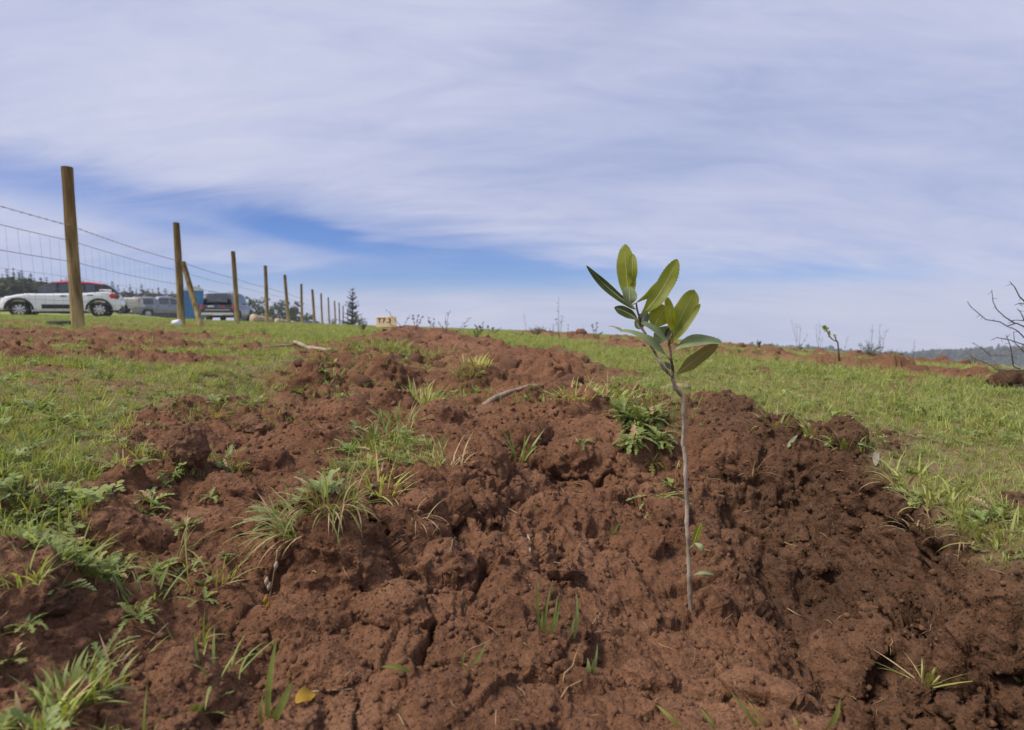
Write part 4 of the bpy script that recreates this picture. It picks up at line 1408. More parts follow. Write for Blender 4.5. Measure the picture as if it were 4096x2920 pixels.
def lettering(txt, size, loc, m, parent, name='lettering', rotz=0.0):
    cu = bpy.data.curves.new(name, 'FONT'); cu.body = txt; cu.size = size; cu.extrude = .0006; cu.offset = size * .035
    cu.align_x = 'LEFT'; cu.align_y = 'CENTER'
    tmp = bpy.data.objects.new(name, cu); COL.objects.link(tmp)
    dg = bpy.context.evaluated_depsgraph_get()
    me = bpy.data.meshes.new_from_object(tmp.evaluated_get(dg)); me.name = name
    bpy.data.objects.remove(tmp)
    me.materials.clear(); me.materials.append(m)
    o = bpy.data.objects.new(name, me); COL.objects.link(o); o.parent = parent
    o.location = loc; o.rotation_euler = (R(90), R(2), rotz)
    return o


for ch, fx in (('T', -.41), ('7', -.185), ('.', .02), ('3', .10)):
    lo = lettering(ch, .094, (W_ * fx, -.0105, up + .016), ink_m, sign); lo.scale = (.9, 1, 1)
mb = MB(); mb.box((W_ * .21, -.0098, up - .036), (.026, .002, .011)); mb.box((W_ * .235, -.0098, up - .049), (.012, .002, .006)); mb.build('green_mark', green_m, sign, smooth=False)
mb = MB()
for k in range(7): mb.box((W_ * (.27 + .022 * k), -.0098, up - .056), (.0045, .002, .006))
mb.build('small_print', ink_m, sign, smooth=False)

# ================================================================== VEHICLES
tyre_m = mat('tyre_rubber', (.018, .018, .019), (.035, .033, .031), 20, .85)
rim_m = mat('alloy_rim', (.55, .55, .57), (.65, .65, .66), 10, .35, .5, metallic=.5)
glass_m = mat('car_glass', (.035, .042, .055), (.06, .068, .085), 3, .06, .8)
black_m = mat('black_trim', (.022, .022, .026), (.04, .04, .044), 10, .55)
white_p = mat('white_paint', (.80, .80, .81), (.85, .85, .85), 4, .25, .5, coat=.6)
red_p = mat('red_paint', (.50, .018, .035), (.56, .025, .045), 4, .25, .5, coat=.6)
silver_p = mat('silver_paint', (.20, .22, .26), (.27, .29, .33), 4, .35, .5, metallic=.35, coat=.4)
dusty_p = mat('dusty_white_paint', (.50, .48, .43), (.60, .58, .54), 3, .5, .4)
dark_p = mat('dark_navy_paint', (.030, .036, .050), (.055, .062, .08), 3, .3, .5, coat=.5)
light_r = mat('red_lamp_lens', (.55, .015, .02), (.6, .03, .03), 8, .2, .6)
light_w = mat('clear_lamp_lens', (.55, .56, .58), (.62, .63, .65), 8, .15, .7)
light_o = mat('smoked_lamp_lens', (.14, .06, .03), (.18, .08, .04), 8, .2, .6)
chrome_m = mat('chrome_bumper', (.55, .54, .52), (.62, .61, .59), 5, .3, .6, metallic=.5)
plate_m = mat('number_plate', (.72, .72, .70), (.76, .76, .74), 5, .5)


def strip(mb, A, B, flip=False):
    k = len(mb.v); n = len(A); mb.v += [Vector(v) for v in A] + [Vector(v) for v in B]
    for i in range(n - 1):
        f = (k + i, k + i + 1, k + n + i + 1, k + n + i); mb.f.append(f if not flip else f[::-1])


def vehicle(name, label, loc, rz, spec, cat='car', group='parked vehicles beyond the fence'):
    S_ = spec; e = empty(name, loc, label, cat, group, rz)
    x0, x1 = S_['x']; W = S_['w'] / 2
    xs = np.unique(np.concatenate([np.linspace(x0, x1, 54)] + [np.linspace(w - S_['arch'], w + S_['arch'], 13) for w in S_['axles']]))
    sh = lambda x: np.interp(x, *zip(*S_['shoulder'])); rf = lambda x: np.interp(x, *zip(*S_['roof'])); wd = lambda x: W * np.interp(x, *zip(*S_['plan']))

    def zb(x):
        z = S_['sill'] + .12 * max(0, (x - x1 + .5) / .5) * 0 + (.10 if x < x0 + .35 or x > x1 - .35 else 0) * 1.0
        for w in S_['axles']:
            d = abs(x - w)
            if d < S_['arch']: z = max(z, S_['r'] + math.sqrt(S_['arch'] ** 2 - d * d))
        return min(z, sh(x) - .05)
    mb = MB()
    for s in (1, -1):
        rows = []
        for (fz, fy) in ((0, .94), (.25, 1.0), (.62, 1.0), (.9, .965), (1.0, .90)):
            rows.append([(x, s * wd(x) * fy, zb(x) + (sh(x) - zb(x)) * fz) for x in xs])
        rows.append([(x, 0, sh(x) + .03) for x in xs])
        for a, b in zip(rows, rows[1:]): strip(mb, a, b, s > 0)
        under = [(x, 0, zb(x)) for x in xs]; strip(mb, rows[0], under, s < 0)
    for x in (x0, x1):
        z0_, z1_ = zb(x), sh(x)
        ys = np.linspace(-1, 1, 7); A = [(x, y * wd(x) * .97, z0_) for y in ys]; B = [(x, y * wd(x) * .93, z1_) for y in ys]
        strip(mb, A, B, x > 0)
    body = mb.build('body', S_['paint'], e)
    # greenhouse
    g0, g1 = S_['cab']; gx = np.linspace(g0, g1, 40)
    mb = MB(); ti = S_.get('tumble', .76)
    def ring(x, s):
        h = max(rf(x) - sh(x), .01); k = min(1, h / .35)
        yb = wd(x) * .905; yt = wd(x) * (ti + (.9 - ti) * (1 - k))
        return (x, s * yb, sh(x)), (x, s * (yt + .02), sh(x) + h * .86), (x, s * yt * .9, sh(x) + h * .97), (x, 0, sh(x) + h + .015)
    for s in (1, -1):
        R_ = [ring(x, s) for x in gx]
        for k in range(3): strip(mb, [r[k] for r in R_], [r[k + 1] for r in R_], s > 0)
    mb.build('cabin', S_['cabin_paint'], e)
    # roof skin
    rx = np.linspace(*S_['roofx'], 16); mb = MB()
    for s in (1, -1):
        A = [(x, s * ring(x, 1)[1][1] * 1.006, ring(x, 1)[1][2] + .012) for x in rx]; B = [(x, s * (ring(x, 1)[2][1] + .004), ring(x, 1)[2][2] + .014) for x in rx]; C_ = [(x, 0, ring(x, 1)[3][2] + .014) for x in rx]
        strip(mb, A, B, s > 0); strip(mb, B, C_, s > 0)
    mb.build('roof', S_['roof_paint'], e)
    # side windows
    for (a, b) in S_['win']:
        for s in (1, -1):
            wx = np.linspace(a, b, 8); mb = MB()
            lo, hi = [], []
            for x in wx:
                r0, r1 = Vector(ring(x, s)[0]), Vector(ring(x, s)[1]); off = Vector((0, s * .008, 0))
                lo.append(r0.lerp(r1, .10) + off); hi.append(r0.lerp(r1, .90) + off)
            strip(mb, lo, hi, s > 0); mb.build('side_window', glass_m, e)
    for nm, (a, b) in S_['screens'].items():
        mb = MB(); n = 5; yy = np.linspace(-.82, .82, 6)
        rows = []
        for x in np.linspace(a, b, n):
            t = ring(x, 1); yb = t[2][1]; sgn = 1 if a > 0 else -1
            rows.append([(x + sgn * .012, y * max(yb, wd(x) * .6), t[3][2] - abs(y) * .02 + .012) for y in yy])
        for p_, q_ in zip(rows, rows[1:]): strip(mb, p_, q_, a < b)
        mb.build(nm, glass_m, e)
    # wheels
    for w in S_['axles']:
        for s in (1, -1):
            wh = bpy.data.objects.new('wheel', None); COL.objects.link(wh); wh.parent = e; wh.location = (w, s * (W * .95 - .09), S_['r'])
            mb = MB(); r = S_['r']
            prof = [(-.10, r * .62), (-.10, r * .93), (-.07, r), (.07, r), (.10, r * .93), (.10, r * .64)]
            k = 28
            for (y, q) in prof: mb.v += [Vector((q * math.cos(6.2832 * j / k), y, q * math.sin(6.2832 * j / k))) for j in range(k)]
            for i in range(len(prof) - 1):
                for j in range(k): mb.f.append((i * k + j, i * k + (j + 1) % k, (i + 1) * k + (j + 1) % k, (i + 1) * k + j))
            mb.build('tyre', tyre_m, wh)
            mb = MB(); ro = r * .64
            mb.tube([(0, s * .03, 0), (0, s * .05, 0)], [ro, ro], 24); mb.build('rim_back', black_m, wh)
            mb = MB()
            for j in range(8):
                a = j * math.pi / 4 + .2; d = Vector((math.cos(a), 0, math.sin(a))); t = Vector((-d.z, 0, d.x))
                mb.add([d * .04 - t * .02 + Vector((0, s * .085, 0)), d * .04 + t * .02 + Vector((0, s * .085, 0)), d * ro + t * .05 + Vector((0, s * .07, 0)), d * ro - t * .05 + Vector((0, s * .07, 0))], [(0, 1, 2, 3)])
            mb.tube([(0, s * .06, 0), (0, s * .095, 0)], [.06, .05], 12)
            mb.build('rim', rim_m if S_.get('alloy', True) else dusty_p, wh)
            mb = MB(); A = S_['arch']; th = np.linspace(0, math.pi, 18)
            strip(mb, [(A * math.cos(t) + w, s * (W * 1.0 + .006), A * math.sin(t) + r) for t in th], [((A + .075) * math.cos(t) + w, s * (W * 1.0 + .012), (A + .075) * math.sin(t) + r) for t in th], s < 0)
            strip(mb, [(A * math.cos(t) + w, s * (W * 1.0 + .006), A * math.sin(t) + r) for t in th], [(A * math.cos(t) + w, s * (W * .8), A * math.sin(t) + r) for t in th], s > 0)
            mb.build('wheel_arch', black_m if S_.get('archtrim', True) else S_['paint'], e)
    # mirrors
    for s in (1, -1):
        mx = S_['mirror']; mb = MB(); mb.box((mx, s * (W + .08), sh(mx) + .09), (.13, .2, .13)); o = mb.build('mirror', S_.get('mirror_paint', black_m), e, smooth=False)
        bvl = o.modifiers.new('round', 'BEVEL'); bvl.width = .04; bvl.segments = 3
    for (x, z) in S_['handles']:
        for s in (1, -1):
            mb = MB(); mb.box((x, s * (wd(x) * .975 + .012), z), (.2, .03, .035)); mb.build('door_handle', black_m, e, smooth=False)
    for (nm, c, d, m) in S_['extras']:
        mb = MB(); mb.box(c, d); o = mb.build(nm, m, e, smooth=False)
        if min(d) > .02:
            bvl = o.modifiers.new('round', 'BEVEL'); bvl.width = min(d) * .35; bvl.segments = 2
    return e


def round_lamp(e, c, r, m, name='tail_light', ax='y'):
    mb = MB(); k = 20
    d = Vector((0, 1, 0)) if ax == 'y' else Vector((1, 0, 0))
    mb.tube([Vector(c) - d * .02, Vector(c) + d * .012, Vector(c) + d * .024], [r, r, r * .8], k); return mb.build(name, m, e)


hatch = dict(x=(-2.0, 2.0), w=1.75, axles=(1.27, -1.27), r=.315, arch=.385, sill=.20, paint=white_p, cabin_paint=black_m, roof_paint=red_p,
             shoulder=[(-2.0, .72), (-1.97, .92), (-1.8, 1.03), (-1.4, 1.05), (-.9, 1.00), (.5, .955), (.95, .95), (1.3, .90), (1.7, .80), (1.92, .68), (2.0, .56)],
             roof=[(-2.0, .72), (-1.95, .95), (-1.72, 1.22), (-1.5, 1.36), (-1.0, 1.445), (-.3, 1.475), (.2, 1.43), (.5, 1.30), (1.05, .97)],
             plan=[(-2.0, .80), (-1.85, .92), (-1.4, .99), (0, 1.0), (1.4, .99), (1.75, .92), (2.0, .66)],
             cab=(-1.93, 1.05), roofx=(-1.42, .12), win=[(.08, .72), (-.78, .02), (-1.15, -.84)], screens={'windscreen': (1.0, .22), 'rear_window': (-1.9, -1.48)},
             mirror=.72, handles=[(-.12, .86), (-1.0, .90)], mirror_paint=black_m,
             extras=[('side_panel', (-.05, .872, .44), (1.25, .03, .17), black_m), ('side_panel', (-.05, -.872, .44), (1.25, .03, .17), black_m),
                     ('side_skirt', (0, 0, .22), (1.75, 1.70, .09), black_m), ('rear_bumper_trim', (-1.93, 0, .36), (.2, 1.42, .22), black_m), ('front_bumper_trim', (1.88, 0, .34), (.25, 1.3, .2), black_m),
                     ('number_plate', (-2.02, 0, .78), (.02, .5, .11), plate_m), ('rear_bumper', (-1.95, 0, .56), (.15, 1.5, .16), white_p),
                     ('corner_pillar', (-1.50, .735, 1.07), (.42, .06, .16), white_p), ('corner_pillar', (-1.50, -.735, 1.07), (.42, .06, .16), white_p),
                     ('headlight', (1.86, .52, .74), (.2, .34, .08), light_w), ('headlight', (1.86, -.52, .74), (.2, .34, .08), light_w)])
hz = lambda x, y: gz(x, y)
CX = (-18.40, 23.5)
car1 = vehicle('hatchback_car', 'white hatchback with red roof and black side panels behind the first post', (CX[0], CX[1], hz(*CX) - .06), R(209), hatch)
for s in (1, -1):
    round_lamp(car1, (-1.74, s * .835, .89), .11, light_r); round_lamp(car1, (-1.86, s * .79, .87), .12, light_o)

pick = dict(x=(-2.6, 2.6), w=1.82, axles=(1.55, -1.5), r=.37, arch=.45, sill=.36, paint=silver_p, cabin_paint=silver_p, roof_paint=silver_p,
            shoulder=[(-2.6, 1.08), (-1.0, 1.10), (.7, 1.10), (1.2, 1.12), (2.2, 1.04), (2.5, .95), (2.6, .8)],
            roof=[(-2.6, 1.12), (-2.52, 1.72), (-2.3, 1.75), (-1.0, 1.77), (-.9, 1.62), (-.78, 1.66), (-.7, 1.80), (-.3, 1.82), (.3, 1.80), (.65, 1.68), (1.3, 1.13)],
            plan=[(-2.6, .94), (-2.3, .98), (0, 1.0), (1.8, .99), (2.3, .93), (2.6, .78)], cab=(-2.56, 1.3), roofx=(-.6, .35), win=[(.15, .85), (-.65, .05), (-2.2, -1.1)],
            screens={'windscreen': (1.25, .5), 'rear_window': (-2.585, -2.50)}, mirror=.95, handles=[(.1, 1.0), (-.8, 1.0)], tumble=.82, archtrim=False,
            extras=[('tail_light', (-2.59, .84, .95), (.06, .13, .26), light_r), ('tail_light', (-2.59, -.84, .95), (.06, .13, .26), light_r), ('rear_bumper', (-2.66, 0, .55), (.16, 1.7, .16), chrome_m),
                    ('tailgate', (-2.61, 0, .85), (.03, 1.42, .42), silver_p), ('number_plate', (-2.635, 0, .84), (.02, .4, .12), plate_m),
                    ('headlight', (2.45, .7, .86), (.2, .3, .13), light_w), ('headlight', (2.45, -.7, .86), (.2, .3, .13), light_w), ('running_board', (0, 0, .36), (1.9, 1.78, .06), black_m)])
PX = (-29.6, 49.0)
vehicle('pickup_truck', 'silver pickup with glazed canopy seen between white hatchback and second post', (PX[0], PX[1], hz(*PX)), R(41), pick, 'pickup')

bed = dict(pick, paint=dusty_p, cabin_paint=dusty_p, roof_paint=dusty_p, x=(-2.6, 2.6), cab=(-.9, 1.3), roofx=(-.6, .35), win=[(.15, .85), (-.65, .05)],
           roof=[(-.9, 1.12), (-.72, 1.72), (-.5, 1.80), (.3, 1.79), (.65, 1.68), (1.3, 1.13)], screens={'windscreen': (1.25, .5), 'rear_window': (-.85, -.74)})
bed['extras'] = [x if x[0] != 'tailgate' else ('tailgate', x[1], x[2], dusty_p) for x in pick['extras']]
PX = (-27.9, 38.3)
vehicle('pickup_truck', 'dusty white open bed pickup mostly hidden behind the white hatchback', (PX[0], PX[1], hz(*PX)), R(206), bed, 'pickup')

suv = dict(pick, paint=dark_p, cabin_paint=dark_p, roof_paint=dark_p)
suv['extras'] = [x if x[0] != 'tailgate' else ('tailgate', x[1], x[2], dark_p) for x in pick['extras']]
suv['extras'] = [(a, b, c, plate_m) if a == 'number_plate' else (a, b, c, d) for a, b, c, d in suv['extras']]
suv['extras'] = [x for x in suv['extras'] if x[0] != 'number_plate'] + [('number_plate', (-2.75, -.05, .56), (.02, .52, .13), plate_m), ('roof_rail', (-1.2, .55, 1.86), (1.9, .06, .04), chrome_m),
                 ('roof_rail', (-1.2, -.55, 1.86), (1.9, .06, .04), chrome_m), ('sticker', (-2.632, -.30, .99), (.012, .14, .15), light_r), ('sticker', (-2.632, -.12, 1.0), (.012, .12, .12), mat('blue_sticker', (.08, .2, .45), None)),
                 ('sticker', (-2.632, .35, 1.0), (.012, .34, .09), plate_m), ('chrome_strip', (-2.632, 0, .80), (.012, 1.3, .05), chrome_m)]
sc0 = P(905, 1290, 34.0)
hd = Vector((-.22, .975, 0))
PX = (-17.0 + hd.x * 2.6, 33.0 + hd.y * 2.6)
vehicle('pickup_truck', 'dark navy pickup seen from behind between second and third posts', (PX[0], PX[1], hz(*PX)), math.atan2(hd.y, hd.x), suv, 'pickup')
far_c = dict(pick, paint=dark_p, cabin_paint=black_m, roof_paint=dark_p)
far_c['extras'] = suv['extras']
PX = (-21.3, 60.5)
vehicle('pickup_truck', 'distant dark vehicle behind the seventh and eighth fence posts', (PX[0], PX[1], hz(*PX)), R(101), far_c, 'pickup')

# ---- portable toilets
blue_m = mat('blue_plastic', (.035, .19, .45), (.045, .22, .50), 3, .45, .4)
roofw_m = mat('white_plastic', (.68, .68, .70), (.74, .74, .76), 3, .5)


def toilet(px, py, Y_, rz, label):
    b = P(px, py, Y_); b.z = gz(b.x, b.y)
    e = empty('portable_toilet', b, label, 'toilet', 'blue portable toilets', rz)
    mb = MB(); mb.box((0, 0, .07), (1.14, 1.14, .14)); mb.build('base', black_m, e, smooth=False)
    mb = MB(); mb.box((0, 0, 1.08), (1.08, 1.08, 1.9)); o = mb.build('cabin', blue_m, e, smooth=False)
    for (x, y) in ((1, 1), (1, -1), (-1, 1), (-1, -1)):
        mb = MB(); mb.box((x * .53, y * .53, 1.08), (.09, .09, 1.92)); mb.build('corner_post', blue_m, e, smooth=False)
    mb = MB(); mb.box((0, -.55, 1.02), (.72, .03, 1.72)); d = mb.build('door', blue_m, e, smooth=False)
    mb = MB(); mb.box((.28, -.575, 1.02), (.05, .03, .16)); mb.build('handle', black_m, d, smooth=False)
    for k in range(4):
        mb = MB(); mb.box((.55, 0, .45 + .36 * k), (.02, .8, .05)); mb.build('wall_rib', blue_m, e, smooth=False)
    mb = MB()
    prof = [(-.6, 0), (-.6, .06), (-.45, .2), (-.2, .3), (.2, .3), (.45, .2), (.6, .06), (.6, 0)]
    A = [(x, -.6, 2.02 + z) for x, z in prof]; B = [(x, .6, 2.02 + z) for x, z in prof]
    strip(mb, A, B); n = len(prof); mb.add(A, [tuple(range(n))]); mb.add(B, [tuple(reversed(range(n)))])
    mb.build('roof', roofw_m, e, smooth=False)
    mb = MB(); mb.tube([(.3, .3, 2.2), (.3, .3, 2.42)], .05, 10); mb.build('vent_pipe', black_m, e)
    return e


toilet(782, 1288, 39.0, R(28), 'blue portable toilet with white domed roof beside the second post')
toilet(1303, 1296, 72.0, R(20), 'distant blue portable toilet behind the eighth fence post')
# ---- litter
mb = MB(); c0 = P(250, 1302, 7.2); c0.z = gz(c0.x, c0.y)
for k in range(24):
    pass
ring_ = []
prof = [(.20, .02), (.22, .09), (.29, .12), (.36, .09), (.37, .03), (.30, .0)]
for (q, z) in prof: mb.v += [Vector((q * math.cos(6.2832 * j / 24), q * math.sin(6.2832 * j / 24), z)) for j in range(24)]
for i in range(len(prof)):
    for j in range(24): mb.f.append((i * 24 + j, i * 24 + (j + 1) % 24, ((i + 1) % 6) * 24 + (j + 1) % 24, ((i + 1) % 6) * 24 + j))
o = mb.build('old_tyre', tyre_m); o.location = c0; o.scale = (.5, .5, .55); tag(o, 'old black tyre lying flat by the foot of first post', 'tyre')
mb = MB(); c0 = P(706, 1306, 8.7); c0.z = gz(c0.x, c0.y) + .05
mb.tube([(-.06, 0, 0), (-.045, 0, .0), (.05, .01, .01), (.055, .01, .01)], [.035, .045, .055, .05], 14)
o = mb.build('plastic_cup', roofw_m); o.location = c0; tag(o, 'crumpled white plastic cup on the ground by second post', 'cup')

# ================================================================== TREES
needle_m = leafmat('pine_needles', (.020, .034, .016), (.040, .058, .024), 2, .7, .15, (1.1, 1.1, .6), .25, .015)
needle_d = leafmat('spruce_needles', (.018, .030, .022), (.035, .050, .034), 2, .7, .1, (1, 1, .8), .15, .01)
broad_m = leafmat('eucalypt_leaves', (.060, .080, .045), (.10, .125, .065), 2, .6, .2, (1.1, 1.1, .6), .25, .015)
trunk_m = mat('tree_bark', (.075, .055, .042), (.13, .10, .08), 8, .95, .1, .5, 20)


def conifer_meshes(h, w, seed, whorls=16, dens=1.0, bare=.06, sparse=0.0):
    r = random.Random(seed); tk = MB(); cr = MB()
    lean = Vector((r.uniform(-.02, .02), r.uniform(-.02, .02), 0))
    tk.tube([Vector((0, 0, -.2)), lean * h * .5 + Vector((0, 0, h * .5)), lean * h + Vector((0, 0, h))], [h * .022, h * .013, h * .003], 7)
    for i in range(whorls):
        f = bare + (1 - bare) * (i + r.uniform(-.3, .3)) / whorls; f = min(max(f, .02), .985)
        L = w / 2 * (1 - f) ** .8 * r.uniform(.75, 1.2) + .03 * w
        nb = 5 if f < .8 else 4
        for k in range(nb):
            if r.random() < sparse: continue
            a = k * 6.283 / nb + r.uniform(-.5, .5) + i * .9; up = .15 + .7 * f + r.uniform(-.15, .25)
            d = Vector((math.sin(a), math.cos(a), up)).normalized(); b = lean * h * f + Vector((0, 0, h * f)); l = L * r.uniform(.7, 1.15)
            tk.tube([b, b + d * l * .9], [h * .004, h * .0015], 3, cap=False)
            n = max(3, int(7 * dens * (l / (w / 2) + .35)))
            for j in range(n):
                t = (j + .6) / n; c = b + d * l * t
                s = (.10 + .12 * (1 - t)) * w * .42 * r.uniform(.7, 1.3) * (1.15 - .60 * f)
                for q in range(2):
                    u = Vector((r.uniform(-1, 1), r.uniform(-1, 1), r.uniform(-.2, .9))).normalized(); v = d.cross(u).normalized()
                    e = (d * .6 + u * .8).normalized()
                    cr.add([c - v * s * .28, c + v * s * .28, c + e * s * 1.3 + v * s * .10, c + e * s * 1.5, c + e * s * 1.25 - v * s * .12], [(0, 1, 2, 3, 4)])
    return tk, cr


def broad_meshes(h, w, seed, n=260, open_=.35):
    r = random.Random(seed); tk = MB(); cr = MB()
    top = []
    tk.tube([Vector((0, 0, -.2)), Vector((r.uniform(-.1, .1) * w, 0, h * .35)), Vector((r.uniform(-.1, .1) * w, r.uniform(-.1, .1) * w, h * .62))], [h * .03, h * .022, h * .012], 7)
    cl = []
    for i in range(9):
        a = r.uniform(0, 6.28); q = r.uniform(.1, .5) * w; c = Vector((q * math.sin(a), q * math.cos(a), h * r.uniform(.35, .95)))
        tk.tube([Vector((0, 0, h * .32)), Vector((c.x * .5, c.y * .5, (h * .32 + c.z) / 2 + .05 * h)), c], [h * .012, h * .008, h * .003], 4, cap=False)
        cl.append((c, r.uniform(.13, .24) * w))
    for i in range(n):
        c, rad = r.choice(cl); d = Vector((r.gauss(0, 1), r.gauss(0, 1), r.gauss(0, .8))); d.normalize()
        p = c + d * rad * r.uniform(.3, 1.1); s = .07 * w * r.uniform(.6, 1.3)
        u = Vector((r.uniform(-1, 1), r.uniform(-1, 1), r.uniform(-1, 1))).normalized(); v = u.cross(d).normalized()
        cr.add([p - u * s, p + v * s * .5, p + u * s * 1.1, p - v * s * .55], [(0, 1, 2, 3)])
    return tk, cr


def tree(px, py_top, Y_, kind, w_h, seed, label, group, name, m, **k):
    b = P(px, 1270, Y_); g = gz(b.x, b.y); t = P(px, py_top, Y_); h = t.z - g
    e = empty(name, (b.x, b.y, g), label, 'tree', group, seed * 1.3)
    tk, cr = (conifer_meshes if kind == 'c' else broad_meshes)(h, h * w_h, seed, **k)
    tk.build('trunk', trunk_m, e); cr.build('crown', m, e); return e


rt = random.Random(12)
px = -20
i = 0
while px < 745:
    ty = np.interp(px, [-60, 0, 60, 150, 240, 330, 420, 520, 620, 740], [1075, 1084, 1080, 1100, 1114, 1130, 1136, 1132, 1142, 1152]) + rt.uniform(-14, 22)
    Y_ = np.interp(px, [-60, 250, 740], [66, 84, 118]) + rt.uniform(-6, 8)
    ords = 'first second third fourth fifth sixth seventh eighth ninth tenth eleventh twelfth thirteenth fourteenth fifteenth sixteenth seventeenth eighteenth nineteenth twentieth'.split()
    where = (f'{ords[min(i, 19)]} from the left edge' if i < 20 else f'{ords[min(i - 20, 19)]} past the roof end of the white hatchback')
    tree(px, ty, Y_, 'c', rt.uniform(.38, .54), 30 + i, f'dark pine of the plantation edge, {where}', 'pines of the plantation edge', 'pine_tree', needle_m, whorls=15)
    px += rt.uniform(13, 27); i += 1
# dense lower plantation hedge behind the first car (reads as one mass)
mb = MB(); rf = random.Random(8)
for k in range(3600):
    pxx = rf.uniform(-120, 745); hmax = np.interp(pxx, [-120, 100, 260, 745], [1112, 1118, 1162, 1188])
    Y_ = np.interp(pxx, [-120, 250, 740], [62, 80, 112]) + rf.uniform(-3, 3)
    b = P(pxx, 1270, Y_); g = gz(b.x, b.y); t = P(pxx, hmax + rf.uniform(-6, 6), Y_).z
    p = Vector((b.x, b.y, g + (t - g) * rf.random() ** .7)); s = Y_ * .006 * rf.uniform(.7, 1.5)
    u = Vector((rf.uniform(-1, 1), rf.uniform(-1, 1), rf.uniform(-.6, 1))).normalized(); v = u.cross(Vector((rf.uniform(-1, 1), rf.uniform(-1, 1), rf.uniform(-1, 1)))).normalized()
    mb.add([p - u * s, p + v * s * .6, p + u * s * 1.2, p - v * s * .6], [(0, 1, 2, 3)])
under_m = leafmat('undergrowth_leaves', (.030, .044, .014), (.065, .078, .024), .5, .7, .15, (1.1, 1.1, .6), .0, .0)
tag(mb.build('undergrowth', under_m), 'dense olive green undergrowth below the pine plantation', None, None, 'stuff')
EUC = ['tallest grey green eucalypt right of the dark pickup', 'rounded eucalypt left of the fourth post', 'eucalypt crown touching the fourth post', 'low eucalypt right of the fourth post', 'slim eucalypt midway between fourth and fifth posts',
       'eucalypt just left of the fifth post', 'eucalypt just right of the fifth post', 'drooping eucalypt left of the sixth post', 'low bushy eucalypt behind the sixth post', 'low bushy eucalypt left of the far dark vehicle', 'eucalypt partly hidden by the dark pickup bonnet']
for i, (px, ty, wh, Y_) in enumerate([(1004, 1196, .7, 62), (1032, 1190, .65, 64), (1056, 1212, .8, 62), (1084, 1222, .7, 66), (1112, 1212, .6, 60), (1136, 1206, .6, 62), (1160, 1208, .7, 63), (1178, 1232, .9, 66), (1205, 1250, 1.1, 68), (1232, 1256, 1.1, 70), (985, 1215, .8, 66)]):
    tree(px, ty, Y_, 'b', wh, 70 + i, EUC[i], 'eucalypts behind the fence line', 'eucalypt_tree', broad_m)
sp = tree(1411, 1148, 46, 'c', .62, 99, 'lone dark spiky spruce at the far end of the fence', None, 'spruce_tree', needle_d, whorls=12, bare=.12, dens=1.3, sparse=.15)

# ---- far wooded hill on the right (one mass)
mb = MB(); rf = random.Random(21)
hill_top = lambda px: np.interp(px, [3050, 3200, 3350, 3500, 3620, 3690, 3760, 3850, 3950, 4100, 4300, 4700], [1376, 1384, 1394, 1405, 1410, 1402, 1398, 1396, 1388, 1380, 1372, 1360])
for k in range(900):
    pxx = rf.uniform(2950, 4800); Y_ = rf.uniform(300, 420)
    ty = hill_top(pxx) + abs(rf.gauss(0, 6)) + (Y_ < 360) * 5 - (8 if rf.random() < .06 else 0)
    t = P(pxx, ty, Y_); h = rf.uniform(9, 15); b = t - Vector((0, 0, h)); w = h * rf.uniform(.3, .5)
    for j in range(26):
        f = rf.random() ** .8; a = rf.uniform(0, 6.283); q = w * (1 - f) ** .7 * rf.uniform(.4, 1)
        p = b + Vector((q * math.sin(a), q * math.cos(a), h * f)); s = rf.uniform(.8, 1.6)
        u = Vector((rf.uniform(-1, 1), rf.uniform(-1, 1), rf.uniform(.2, 1))).normalized(); v = u.cross(Vector((rf.uniform(-1, 1), rf.uniform(-1, 1), .3))).normalized()
        mb.add([p - u * s, p + v * s * .7, p + u * s * 1.2, p - v * s * .7], [(0, 1, 2, 3)])
tag(mb.build('forest', needle_m), 'far bluish forest on the hillside at right horizon', None, None, 'stuff')
# the hill that carries it
hv, hf = [], []
cols = np.linspace(2900, 4900, 40)
for px_ in cols:
    for (Y_, dz) in ((250, -34), (300, -13), (360, -8.5), (430, -9.5), (700, -60)):
        t = P(px_, hill_top(px_), Y_) if Y_ > 260 else P(px_, hill_top(px_), 300)
        x = t.x if Y_ > 260 else t.x * 250 / 300
        hv.append((x, Y_, t.z + dz))
for i in range(len(cols) - 1):
    for j in range(4):
        a = i * 5 + j; hf.append((a, a + 1, a + 6, a + 5))
hill = obj('hill', hv, hf, mat('hill_ground', (.05, .06, .025), (.07, .075, .03), .05, .95)); tag(hill, 'low wooded hillside beyond the field', None, None, 'structure')

# ================================================================== SHRUBS AND STALKS ON THE HORIZON
shrub_m = leafmat('shrub_leaves', (.10, .13, .03), (.17, .19, .045), 3, .6, .3, (1.2, 1.2, .5), .15, .01)
grey_m = leafmat('greygreen_leaves', (.085, .105, .055), (.135, .15, .085), 3, .6, .25, (1.1, 1.1, .7), .15, .01)
darkleaf = leafmat('dark_leaves', (.040, .055, .028), (.075, .09, .04), 3, .6, .2, (1.1, 1.1, .6), .15, .01)
stalk_m = mat('dry_stalk', (.075, .060, .055), (.15, .12, .10), 20, .8)


def ground_at(px, py, Ymax=14):
    d = ray(px, py).normalized(); ok, loc, n_, _ = _gev.ray_cast(Vector((0, 0, CZ)), d)
    if ok and loc.y < Ymax: return loc.copy()
    b = P(px, py, Ymax); b.z = gz(b.x, b.y); return b


